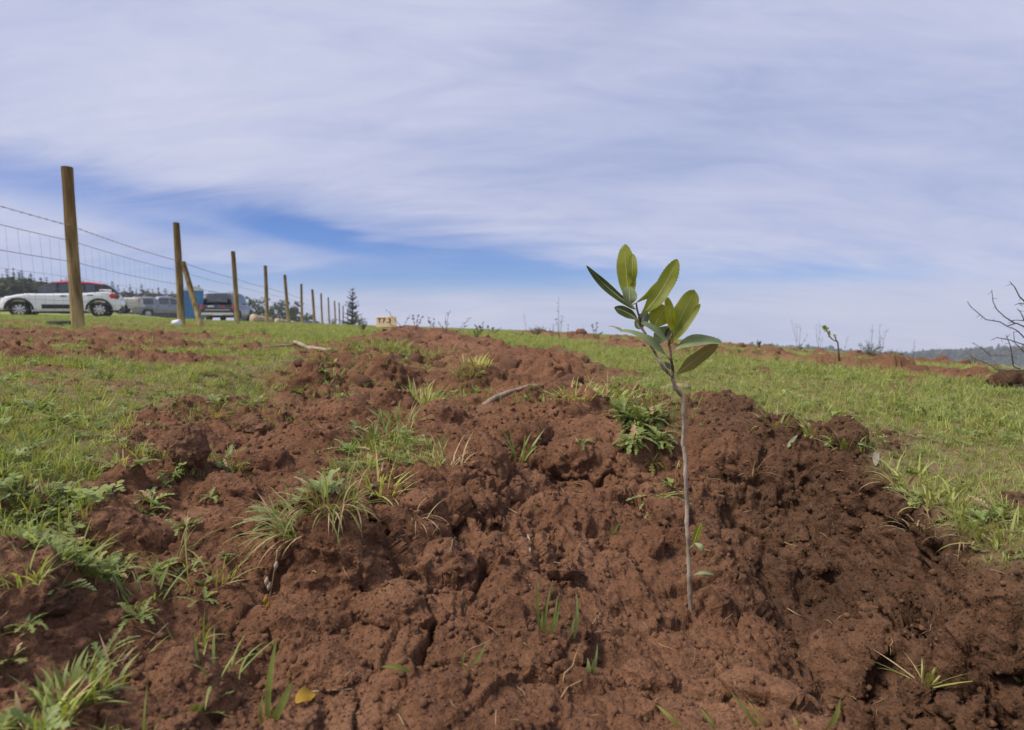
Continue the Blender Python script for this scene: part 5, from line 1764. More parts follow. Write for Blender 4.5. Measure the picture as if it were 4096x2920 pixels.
def shrub(px, py, wpx, hpx, label, m, seed, n=260, spiky=0.0, Ymax=14, Y_=None, name='shrub', cat='shrub', leaf=.05):
    b = ground_at(px, py, Ymax) if Y_ is None else P(px, py, Y_)
    b.z = gz(b.x, b.y); sc = b.y / FPX; w, h = wpx * sc, hpx * sc
    # reach the photograph's height even where the foot is hidden
    e = empty(name, b, label, cat); r = random.Random(seed); st = MB(); lf = MB()
    for k in range(12):
        a = r.uniform(0, 6.28); q = w / 2 * math.sqrt(r.random()); t = Vector((q * math.sin(a), q * math.cos(a), h * r.uniform(.6, 1.0) * (1 - .35 * q / (w / 2))))
        mid = t * .5 + Vector((0, 0, h * .08)); st.tube([Vector((0, 0, -.02)), mid, t], [h * .012, h * .009, h * .004], 4)
        for j in range(n // 12):
            f = r.uniform(.25, 1.02); p = (mid.lerp(t, (f - .5) * 2) if f > .5 else mid * (f * 2)) + Vector((r.gauss(0, 1), r.gauss(0, 1), r.gauss(0, 1))) * w * .05
            s = leaf * max(w, h) * r.uniform(.6, 1.3); u = (Vector((r.uniform(-1, 1), r.uniform(-1, 1), r.uniform(-.3, 1))) + (t.normalized() * 2 * spiky)).normalized(); v = u.cross(Vector((r.uniform(-1, 1), r.uniform(-1, 1), r.uniform(-1, 1)))).normalized()
            lf.add([p - u * s * .4, p + v * s * .32, p + u * s, p - v * s * .32], [(0, 1, 2, 3)])
    st.build('stems', stalk_m, e); lf.build('foliage', m, e); return e


shrub(1330, 1302, 48, 42, 'yellow green bush between eighth and eleventh fence posts', shrub_m, 1, Y_=26, Ymax=30)
shrub(1440, 1305, 66, 52, 'yellow green bush right of the fence end left of sign', shrub_m, 2, 320, Y_=18)
shrub(1452, 1325, 46, 62, 'feathery dark green weed left of the sign', grey_m, 3, 300, .5, Y_=8.0)
shrub(1060, 1335, 40, 50, 'small lobed weed standing in the far left turf', shrub_m, 5, 120, Y_=5.5)
shrub(2145, 1345, 85, 48, 'rounded grey green bush on the horizon behind ridge', grey_m, 4, 340, Ymax=11)
shrub(2075, 1345, 50, 28, 'low scrubby bush left of the rounded bush on horizon', grey_m, 6, 160, Ymax=11)
shrub(1905, 1375, 60, 60, 'bushy green weed at right shoulder of the far ridge', shrub_m, 7, 260, .5, Y_=5.2)
shrub(3475, 1418, 90, 62, 'spiky grey green bush below tall stalks on right horizon', grey_m, 8, 320, .9, Ymax=8)
shrub(3570, 1412, 42, 56, 'upright leafy sapling right of the spiky bush', grey_m, 9, 200, .8, Ymax=8)
shrub(3608, 1410, 18, 42, 'thin small sapling with one dark leaf clump on right horizon', darkleaf, 10, 60, .3, Ymax=8, leaf=.12)
shrub(3037, 1390, 22, 40, 'tiny dark seedling on horizon right of the sapling crown', darkleaf, 11, 70, .3, Ymax=9, leaf=.12)
shrub(3200, 1395, 24, 32, 'small dark seedling below pale stalks on right horizon', darkleaf, 12, 70, .3, Ymax=9, leaf=.12)
shrub(3690, 1415, 30, 26, 'low dark bush against the far forest', darkleaf, 13, 90, Ymax=12)
shrub(3900, 1440, 60, 60, 'pale olive bush under the thorn shrub branches', shrub_m, 14, 220, .2, Y_=6.5)
shrub(2480, 1338, 40, 22, 'low tuft bush left of sapling crown on horizon', grey_m, 15, 120, Ymax=11)
shrub(2870, 1385, 34, 44, 'dark scrub right of the sapling leaves', darkleaf, 16, 140, .4, Ymax=9)


def stalks(px, py, tops, label, Ymax=12, Y_=None, thick=1.0, heads=False, cat='weed'):
    """dry weed: thin bare stems rising from one foot to the given pixels"""
    b = ground_at(px, py, Ymax) if Y_ is None else P(px, py, Y_)
    b.z = gz(b.x, b.y) - .01; e = empty('dry_weed', b, label, cat, 'dry weed stalks along the horizon'); r = random.Random(px)
    for (tx, ty) in tops:
        t = P(tx, ty, b.y + r.uniform(-.05, .05)) - b; mb = MB(); rad = .9 * thick * b.y / FPX
        m1 = t * .33 + Vector((r.uniform(-.03, .03) * t.z, 0, 0)); m2 = t * .68 + Vector((r.uniform(-.04, .04) * t.z, 0, 0))
        mb.tube([Vector((0, 0, 0)), m1, m2, t], [rad * 1.2, rad, rad * .8, rad * .45], 5)
        for k in range(9):
            f = r.uniform(.35, .98); c = m1.lerp(m2, (f - .33) / .35) if f < .68 else m2.lerp(t, (f - .68) / .32)
            L_ = t.length * r.uniform(.03, .10); d = Vector((r.uniform(-1, 1), r.uniform(-.6, .6), r.uniform(.1, 1))).normalized()
            mb.tube([c, c + d * L_], [rad * .5, rad * .3], 4)
            s = rad * r.uniform(1.2, 2.2) * (1.6 if heads else 1)
            tip = c + d * L_; mb.tube([tip - d * s, tip, tip + d * s * 1.3], [s * .4, s, s * .2], 5)
        mb.build('stalk', stalk_m, e)
    return e


stalks(1610, 1310, [(1548, 1242), (1640, 1262)], 'thin forked weed stalk just right of the sign', 9)
stalks(1665, 1318, [(1650, 1258), (1672, 1262), (1690, 1268)], 'dark bushy weed stalks on far ridge right of sign', 8.5, heads=True)
stalks(1730, 1320, [(1708, 1264), (1735, 1275)], 'pair of short dark weed stalks on the far ridge', 8.5, heads=True)
stalks(1785, 1330, [(1755, 1290), (1797, 1245), (1780, 1262)], 'tall thorny weed stalk at right end of far ridge', 7)
stalks(1820, 1318, [(1882, 1272), (1875, 1300)], 'bent twiggy weed leaning right off the far ridge', 7)
stalks(1925, 1335, [(1918, 1295), (1932, 1290), (1900, 1300)], 'small dark weed cluster above the bushy green weed', 8, heads=True)
stalks(1960, 1335, [(1950, 1302), (1975, 1308), (2005, 1312)], 'low dark weed sprigs left of the rounded bush', 9, heads=True)
stalks(2237, 1348, [(2236, 1186), (2250, 1260), (2225, 1275)], 'tallest thin dry stalk on the horizon with forked top', 9, thick=.9)
stalks(2210, 1348, [(2215, 1296), (2195, 1310)], 'bent dark stalk beside the tallest dry stalk', 9)
stalks(2105, 1325, [(2095, 1254)], 'thin pale stalk above the rounded bush', 11, thick=.6)
stalks(2270, 1348, [(2272, 1294)], 'short pale stalk right of the tallest stalk', 9, thick=.6)
stalks(2335, 1350, [(2332, 1302), (2328, 1310)], 'pair of faint pale stalks midway to the sapling', 9, thick=.6)
stalks(2378, 1350, [(2368, 1300), (2388, 1288), (2410, 1330)], 'branched dry weed with dark heads left of sapling crown', 9, heads=True)
stalks(3192, 1400, [(3165, 1280), (3200, 1295), (3182, 1290), (3230, 1340)], 'tall wispy pale stalks on right horizon', 8, thick=.6)
stalks(3275, 1405, [(3276, 1285), (3265, 1300), (3290, 1350)], 'straight pale stalk left of the background sapling', 8, thick=.6)
stalks(3375, 1400, [(3392, 1340)], 'slanted thin stalk right of the background sapling', 8, thick=.6)
stalks(3488, 1400, [(3490, 1296)], 'upright stalk rising from the spiky bush', 7, thick=.8)
stalks(3520, 1405, [(3516, 1296), (3550, 1315), (3528, 1350)], 'taller bare stalks between spiky bush and upright sapling', 7, thick=.8)
stalks(3655, 1415, [(3660, 1356)], 'single pale stalk right of the small saplings', 8, thick=.7)

# ---- young sapling in the second row
b = ground_at(3357, 1442, 6); e = empty('sapling', b, 'young leaning sapling in the second row on the right horizon', 'sapling')
o0 = Vector(b); Yb = b.y
mb = MB(); mb.tube([P(a, c, Yb) - o0 for a, c in [(3357, 1446), (3354, 1400), (3351, 1368), (3330, 1358), (3318, 1345), (3308, 1325), (3300, 1310)]], [.006, .005, .0045, .004, .0035, .003, .002], 6); mb.build('stem', twig_m, e)
mb = MB(); mb.tube([P(a, c, Yb) - o0 for a, c in [(3350, 1368), (3342, 1355), (3338, 1345)]], [.004, .003, .002], 6); mb.build('branch', twig_m, e)
rl = random.Random(4)
for (bx, by, tx, ty, w) in [(3300, 1312, 3288, 1305, 12), (3302, 1316, 3298, 1300, 12), (3306, 1322, 3312, 1308, 11), (3308, 1326, 3296, 1322, 10), (3316, 1342, 3318, 1330, 11), (3320, 1348, 3312, 1345, 9), (3338, 1346, 3334, 1336, 9),
                            (3339, 1348, 3345, 1338, 9), (3341, 1352, 3346, 1350, 8), (3303, 1318, 3290, 1312, 10), (3312, 1335, 3320, 1322, 10)]:
    p0, p2 = P(bx, by, Yb) - o0, P(tx, ty, Yb + rl.uniform(-.02, .02)) - o0
    vs, fs, _ = leafgrid(p0, (p0 + p2) / 2, p2, w * Yb / FPX, Vector((rl.uniform(-.5, .5), -1, .3)).normalized(), .2, 10)
    obj('leaf', vs, fs, SL['g'], e)

# ================================================================== THORN SHRUB
thorn_m = mat('thorn_bark', (.045, .038, .036), (.085, .07, .062), 30, .85, .2, .3, 80)
thorn_l = mat('thorn_pale', (.16, .12, .10), (.24, .19, .15), 30, .8)
TY = 2.3
def c7(x, y): return (3000 + x / 2.078, 1100 + y / 2.078)
tb = P(4290, 1640, TY); tb.z = gz(tb.x, tb.y) - .03
ts = empty('thorn_shrub', tb, 'bare thorny shrub reaching in from the right edge', 'shrub'); rth = random.Random(9)


def tbranch(pts, r0, r1, Y0=TY, dy=0.0, m=thorn_m, thorns=True):
    ps = [P(*c7(x, y), Y0 + dy * i / len(pts)) - tb for i, (x, y) in enumerate(pts)]; n = len(ps)
    r0, r1 = r0 * .75, r1 * .75; mb = MB(); mb.tube(ps, [r0 + (r1 - r0) * i / (n - 1) for i in range(n)], 7); br = mb.build('branch', m, ts)
    if thorns:
        mb = MB()
        for i in range(n - 1):
            L_ = (ps[i + 1] - ps[i]).length; k = max(1, int(L_ / .022))
            for j in range(k):
                c = ps[i].lerp(ps[i + 1], (j + rth.random()) / k); d = Vector((rth.uniform(-1, 1), rth.uniform(-1, 1), rth.uniform(-1, 1))).normalized()
                ln = rth.uniform(.010, .024); mb.tube([c, c + d * ln], [.0011, .0003], 4)
        mb.build('thorns', m, br)


hub = (2560, 950)
tbranch([hub, (2450, 700), (2350, 500), (2278, 430), (2215, 400), (2135, 425), (2080, 390), (1960, 370), (1890, 310), (1830, 260), (1808, 220)], .0045, .0014)
tbranch([(2200, 400), (2120, 350), (2050, 285), (2020, 220), (2010, 125)], .003, .0014)
tbranch([(2450, 600), (2330, 300), (2278, 215), (2240, 180), (2200, 100), (2160, 55)], .0045, .0016, dy=-.1)
tbranch([(2420, 650), (2330, 560), (2278, 520), (2230, 470), (2180, 440), (2140, 430)], .004, .002)
tbranch([(2450, 640), (2278, 600), (2200, 635), (2120, 665), (2000, 670), (1930, 610), (1850, 562)], .004, .0015, m=thorn_l, dy=-.1)
tbranch([(2450, 840), (2278, 800), (2190, 760), (2165, 590), (2130, 500)], .004, .0018)
tbranch([(2500, 880), (2278, 790), (2060, 790), (1990, 745), (1860, 690), (1780, 625)], .0042, .0013, m=thorn_l, dy=-.15)
tbranch([(2500, 960), (2278, 930), (2200, 910), (2100, 810), (2050, 760)], .0035, .0015, m=thorn_l, dy=-.2)
tbranch([(2420, 640), (2278, 580), (2160, 540), (2050, 520), (2010, 540)], .0035, .0014)
tbranch([(2380, 520), (2278, 370), (2250, 310), (2220, 280)], .003, .0015)
tbranch([(2360, 300), (2278, 240), (2235, 235), (2200, 250)], .003, .0014)
tbranch([(2278, 380), (2210, 375), (2150, 380)], .0025, .0014)
tbranch([(2278, 640), (2200, 560), (2190, 470)], .0025, .0012)
tbranch([(2600, 1060), hub], .009, .007, thorns=False)

# ================================================================== DEAD WOOD
wood_m = mat('weathered_branch', (.20, .145, .10), (.40, .32, .24), 14, .85, .2, .5, 90, stretch=(1, 1, 1), detail=8)
pale_m = mat('pale_cut_wood', (.36, .27, .18), (.50, .40, .29), 6, .85, .2, .3, 40)


def deadwood(pts, rads, label, name='fallen_branch', m=wood_m, lift=.4, Ys=None):
    ps = []
    for i, (a, b) in enumerate(pts):
        q = hit(a, b) if Ys is None else P(a, b, Ys[i])
        if Ys is not None: q.z = max(gz(q.x, q.y), q.z - .5)
        q.z += rads[i] * lift; ps.append(q)
    q, rr = [], []; r = random.Random(len(label))
    for i in range(len(ps) - 1):
        for k in range(4):
            t = k / 4; q.append(ps[i].lerp(ps[i + 1], t) + Vector((r.uniform(-1, 1), r.uniform(-1, 1), r.uniform(-1, 1))) * rads[i] * .18); rr.append((rads[i] + (rads[i + 1] - rads[i]) * t) * r.uniform(.85, 1.15))
    q.append(ps[-1]); rr.append(rads[-1])
    mb = MB(); mb.tube(q, rr, 10); o = mb.build(name, m, origin=ps[0]); return tag(o, label, 'branch')


def P_on(px, py, Y_): 
    q = P(px, py, Y_); return q


mid_Y = hit(2040, 1590).y
bp = [(1935, 1628), (1985, 1590), (2040, 1568), (2110, 1560), (2190, 1556)]
q = []
for i, (a, b) in enumerate(bp):
    v = P(a, b, mid_Y + .03 * i); v.z = max(v.z, gz(v.x, v.y) + .004); q.append(v)
mb = MB(); qq, rr = [], []; r = random.Random(2)
for i in range(len(q) - 1):
    for k in range(4):
        t = k / 4; qq.append(q[i].lerp(q[i + 1], t) + Vector((0, 0, r.uniform(-.001, .001)))); rr.append(np.interp(i + t, [0, 1, 2, 4], [.0115, .0105, .008, .0045]) * r.uniform(.92, 1.08))
qq.append(q[-1]); rr.append(.004); mb.tube(qq, rr, 12)
tag(mb.build('fallen_branch', wood_m, origin=q[0]), 'curved weathered branch lying across the middle of the ridge', 'branch')
deadwood([(1065, 1388), (1120, 1384), (1185, 1380)], [.006, .007, .005], 'pale twisted stick on the turf left of the ridge')
deadwood([(1180, 1370), (1225, 1392), (1280, 1403), (1335, 1402)], [.010, .012, .012, .008], 'dark fallen branch ending at the left side of ridge')
deadwood([(2650, 1560), (2700, 1552), (2760, 1556)], [.010, .014, .010], 'dark bark pieces on grass behind the sapling stem')
for (x0, x1, y, Y_, rad, lab) in [(1008, 1086, 1287, 21, .16, 'thick pale log behind the third and fourth posts'), (1104, 1162, 1293, 23, .11, 'pale log between fourth and fifth posts'), (1166, 1212, 1297, 25, .08, 'thin pale log between fifth and sixth posts'),
                                  (1372, 1395, 1302, 33, .10, 'short pale log at far end of the fence')]:
    a, c = P(x0, y, Y_), P(x1, y + 4, Y_ + .6); a.z = gz(a.x, a.y) + rad * .8; c.z = gz(c.x, c.y) + rad * .6
    mb = MB(); n = 7; r = random.Random(x0); mb.tube([a.lerp(c, i / n) for i in range(n + 1)], [rad * (1.1 - .5 * i / n) * r.uniform(.85, 1.15) for i in range(n + 1)], 11)
    tag(mb.build('log', pale_m, origin=a), lab, 'log', 'pale logs along the fence')

# ================================================================== INDIVIDUAL PLANTS NEAR THE CAMERA
def up_at(px, py): return hit(px, py)


def tuft(px, py, n, Lpx, wpx, label, m=grass_m, seed=0, lean=.7, spread=.25, bend=(.3, 1.4), dead=0.15, azr=None, name='grass_tuft', lift=0.0):
    b = hit(px, py); b.z += lift; sc = b.y / FPX; e = empty(name, b, label, 'grass tuft'); r = random.Random(seed + px)
    g, s = MB(), MB(); n = int(n * 1.5); L_, w = Lpx * sc, wpx * sc
    for k in range(n):
        t = r.uniform(0, 6.283); q = spread * L_ * math.sqrt(r.random()); az = r.uniform(*azr) if azr else t + r.uniform(-1, 1)
        p = (q * math.sin(t), q * math.cos(t), -.006)
        blade(s if r.random() < dead else g, p, az, L_ * r.uniform(.45, 1.1), r.uniform(.05, lean), r.uniform(*bend), w * r.uniform(.6, 1.2), 6, r.uniform(-.7, .7))
    if g.f: g.build('blades', m, e)
    if s.f: s.build('dry_blades', straw_m, e)
    return e


def leafy(px, py, n, Lpx, wpx, label, m=weed_m, seed=0, lobes=7, lift=(.2, 1.1), droop=(.4, 1.3), azr=(0, 6.283), cat='weed', name='leafy_weed', stem=0.0):
    b = hit(px, py); sc = b.y / FPX; e = empty(name, b, label, cat); r = random.Random(seed + px)
    n = int(n * 1.6)
    for k in range(n):
        az = azr[0] + (azr[1] - azr[0]) * (k + r.random()) / n; L_ = Lpx * sc * r.uniform(.40, .95)
        mb = MB(); up_ = stem * L_ * r.random(); wv = wpx * sc * r.uniform(.5, .95)
        off = Vector((r.uniform(-1, 1), r.uniform(-1, 1), 0)) * L_ * .18
        lobed_leaf(mb, (off.x, off.y, up_), az, L_, wv, r.uniform(*lift), r.uniform(*droop), max(4, lobes + r.randint(-2, 2)), seed * 7 + k)
        mb.build('leaf', m if r.random() > .12 else straw_m, e)
    mb = MB()
    for k in range(max(3, n // 3)):
        blade(mb, (r.uniform(-.3, .3) * Lpx * sc, r.uniform(-.3, .3) * Lpx * sc, -.005), r.uniform(0, 6.28), Lpx * sc * r.uniform(.5, 1.0), r.uniform(.2, 1.0), r.uniform(.3, 1.4), 7 * sc, 5, r.uniform(-.7, .7))
    mb.build('blades', grass_m, e)
    return e


def strap(px, py, tops, wpx, label, m=grass_m2, name='grass_shoot', cat='grass shoot'):
    """a few single blades whose tips are given in pixels"""
    b = hit(px, py); e = empty(name, b, label, cat); sc = b.y / FPX
    for (bx, tx, ty, bow, w) in tops:
        p0 = P(bx, py, b.y) - b; p0.z = -.008; t = P(tx, ty, b.y) - b; sd = Vector((1, 0, 0)); L_ = t - p0; nrm = Vector((L_.z, 0, -L_.x)).normalized()
        vs, fs = [], []; n = 10
        for i in range(n + 1):
            f = i / n; c = p0 + L_ * f + nrm * bow * sc * math.sin(math.pi * f) + Vector((0, -.004 * math.sin(math.pi * f), 0)); ww = w * sc / 2 * (1 - max(0, (f - .45) / .55) ** 2.2) * (.8 + .2 * min(1, f * 4)); tg = nrm
            vs += [c - tg * ww, c + Vector((0, .15 * ww, 0)), c + tg * ww]
        for i in range(n): 
            k = 3 * i; fs += [(k, k + 1, k + 4, k + 3), (k + 1, k + 2, k + 5, k + 4)]
        obj('blade', vs, fs, m, e)
    return e


# the feathery weed and grass on the big sod block
lobed = weed_pale
leafy(1290, 1990, 11, 190, 34, 'grey green feathery weed growing on top of the sod block', weed_pale, 3, 14, (.25, 1.2), (.2, .9), (-2.6, .9))
leafy(1120, 2080, 8, 180, 30, 'second feathery weed hanging left off the sod block', weed_pale, 5, 14, (.0, .7), (.2, .8), (-2.4, -.9))
tuft(1330, 2010, 90, 250, 7, 'long arching grass draped over the front of sod block', grass_m, 1, 1.35, .45, (.6, 2.4), .25)
tuft(1520, 1960, 22, 200, 9, 'grass sprays lying right on top of the sod block', grass_m, 2, 1.3, .4, (.2, 1.0), .3)
tuft(1180, 2120, 50, 260, 8, 'grass blades hanging left of the sod block', grass_m, 3, 1.4, .3, (.5, 2.0), .25, (-2.8, -.6))
tuft(1650, 2060, 26, 120, 6, 'dry matted roots hanging right of sod block', straw_m, 4, 1.4, .7, (.5, 2.2), 1.0)
# tufts up the ridge
tuft(1680, 1620, 46, 130, 8, 'bright grass tuft on ridge crest beside crumbling knob', grass_m, 5, .75, .5)
tuft(1590, 1690, 40, 120, 9, 'grass tuft just below the crest tuft on ridge', grass_m, 6, .9, .6)
tuft(1520, 1750, 38, 130, 9, 'grass tuft with broad blades midway down the ridge', grass_m2, 7, 1.0, .6)
leafy(1400, 1810, 7, 110, 30, 'leafy green weed at lower end of the ridge grass', weed_m, 8, 6)
tuft(1450, 1800, 18, 120, 10, 'short broad grass at lower end of the ridge', grass_m2, 9, 1.0, .5)
leafy(1440, 1720, 5, 90, 24, 'pale lobed weed left of the ridge grass', weed_pale, 10, 6)
tuft(1900, 1460, 36, 70, 6, 'green grass clump in the upper ridge furrow', grass_m, 11, .9, .9)
tuft(1860, 1500, 26, 60, 6, 'small grass clump below upper furrow clump', grass_m, 12, .9, .9)
tuft(1570, 1395, 40, 60, 5, 'weedy grass patch high on the far ridge', grass_m, 13, .9, 1.2)
tuft(1800, 1860, 18, 180, 6, 'dry wispy grass with green shoot mid ridge', straw_m, 14, 1.0, .4, (.3, 1.8), .8)
tuft(1720, 1860, 8, 150, 9, 'few green blades left of the dry wisps', grass_m, 15, .8, .4)
tuft(2080, 1835, 7, 150, 14, 'small sprig with one upright blade left of planting hole', grass_m2, 16, .7, .15, (.1, .8), .2)
leafy(2330, 1770, 5, 60, 18, 'tiny seedling with roots above the planting hole', weed_m, 17, 4)
# sod edge behind the sapling
tuft(2300, 1590, 40, 110, 8, 'grass fringe right of the weathered branch', grass_m, 18, 1.1, .7)
tuft(2440, 1600, 40, 130, 8, 'tangled dry and green grass on the berm', grass_m, 19, 1.2, .8, (.3, 1.6), .4)
tuft(2560, 1640, 36, 130, 8, 'grass clump on the berm left of sapling stem', grass_m, 20, 1.2, .8, (.3, 1.8), .2)
leafy(2560, 1730, 30, 120, 24, 'dense lobed weed hanging down the bank left of stem', weed_m, 21, 7, (-.1, 1.2), (.4, 1.6), stem=.5)
leafy(2610, 1690, 26, 110, 22, 'lobed weed just above the hanging weed by stem', weed_m, 22, 7, (0, 1.2), (.4, 1.5), stem=.5)
leafy(2530, 1790, 24, 100, 22, 'lower sprays of weed on the bank left of stem', weed_m, 23, 6, (-.2, 1.0), (.5, 1.6), stem=.5)
leafy(2500, 1690, 20, 120, 24, 'weed spray at left end of bank clump', weed_m, 121, 7, (0, 1.2), (.4, 1.5), stem=.5)
leafy(2640, 1780, 18, 110, 22, 'weed spray close behind the middle of stem', weed_m, 122, 7, (-.1, 1.0), (.4, 1.5), stem=.5)
leafy(2650, 1985, 11, 150, 26, 'flat toothed rosette drooping beside the lower stem', weed_pale, 24, 9, (-.5, .5), (.3, 1.1))
leafy(2690, 1950, 6, 80, 22, 'small clover like weed close to the stem', weed_m, 25, 4)
leafy(2610, 1850, 5, 70, 20, 'rusty small leaves under the bank weed', SL['o'], 26, 5, (-.3, .5))
tuft(2700, 1900, 8, 120, 6, 'thin grass stems left of the sapling stem', grass_m, 27, 1.0, .4)
# right bank edge
for i, (px, py, n, L_, lab) in enumerate([(3080, 1700, 18, 110, 'grass fringe at top of dark clod'), (3260, 1730, 22, 100, 'grass fringe along clod edge right of sapling'), (3400, 1780, 22, 110, 'grass fringe by the pale round leaf'),
                                          (3640, 1930, 26, 150, 'overhanging grass right of the grey leaf'), (3760, 2020, 28, 170, 'overhanging grass above dry roots on right bank'), (3900, 2110, 30, 190, 'long grass drooping over right bank'),
                                          (4020, 2170, 30, 210, 'pale green sheath grass at right bank edge'), (4080, 2060, 26, 180, 'lush grass at the right edge of picture')]):
    tuft(px, py, n, L_, 9, lab, grass_m, 40 + i, 1.2, .6, (.4, 2.0), .15)
leafy(3680, 1990, 8, 110, 30, 'dark lobed weed at lip of the right bank', weed_m, 50, 7, (-.1, .7))
leafy(3330, 1770, 6, 80, 24, 'small toothed weed at grass edge right of dark clod', weed_m, 51, 6)
leafy(3860, 2080, 7, 110, 30, 'crinkled weed leaves above the hanging roots', weed_m, 52, 7, (-.2, .6))
leafy(4000, 2080, 7, 120, 34, 'leafy weed near the right edge of picture', weed_m, 53, 7)
tuft(3720, 2110, 16, 170, 7, 'dry reddish roots hanging from right bank', straw_m, 54, 1.5, .7, (.8, 2.4), 1.0)
tuft(3850, 2140, 14, 150, 7, 'dry curled stems on the right bank face', straw_m, 55, 1.5, .7, (.8, 2.4), 1.0)
tuft(3000, 1890, 8, 130, 5, 'bent grass wisps against the dark clod', straw_m, 56, 1.2, .2, (.8, 2.0), .6)
# left side weeds
for i, (px, py, n, L_, w, lab) in enumerate([(560, 1860, 7, 90, 26, 'lobed weed left of the upright clod'), (690, 1900, 6, 70, 22, 'weed tucked at foot of the upright clod'), (900, 1840, 8, 110, 26, 'lobed weed right of the upright clod'),
                                            (930, 1880, 6, 90, 22, 'weed on soil right of upright clod'), (650, 1950, 5, 80, 22, 'curled weed sprig on cracked clod'), (600, 2010, 9, 120, 30, 'spreading feathery weed below cracked clod'),
                                            (840, 1990, 5, 80, 22, 'weed sprig between flat topped clods'), (580, 2060, 8, 120, 28, 'dense small leaved weed beside low sod'), (740, 2110, 7, 110, 26, 'pale green weed right of low sod'),
                                            (300, 2200, 8, 110, 30, 'grey green lobed weed left of low sod'), (200, 2100, 9, 140, 32, 'large lobed weed near left edge'), (450, 2300, 9, 140, 32, 'round leaved weed cluster below the low sod'),
                                            (620, 2290, 8, 130, 30, 'weed cluster with drooping leaves left foreground'), (760, 2280, 6, 100, 26, 'bright weed below the hanging feathery leaf'), (560, 2470, 7, 120, 30, 'weed on dark soil left foreground'),
                                            (240, 2370, 6, 150, 40, 'single broad pale leaf lying left foreground'), (120, 2500, 6, 120, 30, 'small weed at left edge above woody slab'), (60, 2640, 6, 130, 34, 'grey weed leaves at left edge low'),
                                            (820, 2400, 6, 110, 28, 'weed sprig on slope left of sod block'), (420, 2640, 7, 150, 36, 'leafy weed above the corner clod'), (150, 1650, 16, 120, 26, 'feathery blue green weed mat at left edge'),
                                            (60, 1630, 14, 110, 26, 'feathery weed mat cut by the left edge'), (230, 1690, 12, 110, 24, 'fine feathery weed right of the mat'), (1040, 1610, 8, 60, 16, 'bright feathery weed beside broad red boulder'),
                                            (900, 1600, 7, 50, 14, 'small weed on bare patch left of boulder'), (1290, 1490, 6, 60, 16, 'weed behind the broad red boulder'), (1330, 1460, 7, 60, 16, 'pale weed upslope from the boulder')]):
    leafy(px, py, n, L_, w * .8, lab, weed_pale if i in (5, 15, 20, 21, 22, 23) else weed_m, 60 + i, 7, (.2, 1.0), (.4, 1.4))
for i, (px, py, n, L_, w, lab) in enumerate([(300, 2780, 34, 230, 20, 'thick grass clump in bottom left corner'), (180, 2880, 22, 220, 24, 'broad grass blades cut by bottom left corner'), (430, 2720, 16, 200, 18, 'grass blades right of the corner clump'),
                                            (560, 2400, 20, 190, 10, 'grass spray in the left foreground weeds'), (330, 2230, 20, 170, 9, 'long grass beside the low sod'), (100, 2300, 26, 180, 9, 'grass among weeds at the left edge'),
                                            (680, 2230, 12, 220, 8, 'long lying grass stems right of low sod'), (80, 2050, 26, 150, 8, 'grass at left edge above the lobed weeds'), (830, 2330, 10, 240, 8, 'long bent stems crossing to the sod block'),
                                            (860, 2700, 9, 230, 14, 'drooping blue green grass beside corner clod'), (740, 2560, 12, 200, 14, 'grass blades rising over left slope'), (500, 1840, 10, 90, 7, 'grass sprig on bare patch by upright clod'),
                                            (1000, 1620, 16, 80, 6, 'grass fringe on the bare left patch'), (860, 1665, 18, 90, 6, 'grass strip crossing the bare left patch')]):
    tuft(px, py, n, L_, w, lab, grass_m if i % 3 else grass_m2, 90 + i, 1.1, .45, (.2, 1.6), .12)
# single shoots in the bare soil
strap(1075, 2862, [(1070, 1108, 2545, -6, 26), (1085, 1170, 2722, 4, 36), (1045, 1050, 2780, 2, 16)], 20, 'two tall flat grass blades in the bottom left soil')
strap(2170, 2520, [(2165, 2150, 2300, -8, 12), (2180, 2208, 2330, -10, 11), (2195, 2230, 2380, 4, 11), (2205, 2238, 2400, 4, 10), (2160, 2170, 2440, 0, 12)], 12, 'cluster of thin onion like shoots in the soil')
strap(2262, 2530, [(2262, 2300, 2460, 4, 10), (2295, 2304, 2365, 8, 13)], 12, 'single pale shoot right of the onion like shoots', weed_pale)
strap(1890, 2650, [(1862, 1950, 2560, 8, 14), (1900, 1985, 2640, 26, 14), (1840, 1860, 2600, 2, 9)], 12, 'small sprouting blades in the soil near bottom centre')
strap(1660, 2690, [(1660, 1520, 2668, 40, 24)], 20, 'short arched grass blade in bottom soil')
strap(2380, 2690, [(2340, 2350, 2630, 8, 18), (2370, 2385, 2620, -8, 18), (2360, 2390, 2570, 4, 12)], 14, 'little round leaved seedling with red stem near bottom', weed_pale)
strap(2730, 2905, [(2730, 2620, 2815, 14, 18), (2860, 2800, 2830, 10, 16)], 16, 'blurred grass blade at the bottom edge centre', grass_m)
strap(3020, 2915, [(3050, 2920, 2760, 6, 16), (3080, 2980, 2790, 6, 9)], 16, 'pair of blurred blades at bottom below sapling', grass_m)
strap(3300, 2910, [(3290, 3362, 2790, 4, 26), (3180, 3170, 2860, 4, 16)], 16, 'bright wide blade at bottom edge right', grass_m)
tuft(3700, 2730, 13, 230, 8, 'sprawling thin grass plant on the damp soil at right', grass_m, 130, 1.35, .08, (.0, .8), .3)
strap(4070, 2700, [(4090, 4040, 2690, -6, 14), (4096, 4050, 2610, 4, 8), (4096, 4075, 2615, 8, 10)], 12, 'green blades entering at right edge on damp soil', grass_m)
# blades inside the hole
strap(2430, 2130, [(2425, 2480, 2085, 4, 14), (2410, 2415, 2120, 2, 9)], 12, 'two short green blades in the trench left of sapling', grass_m2)
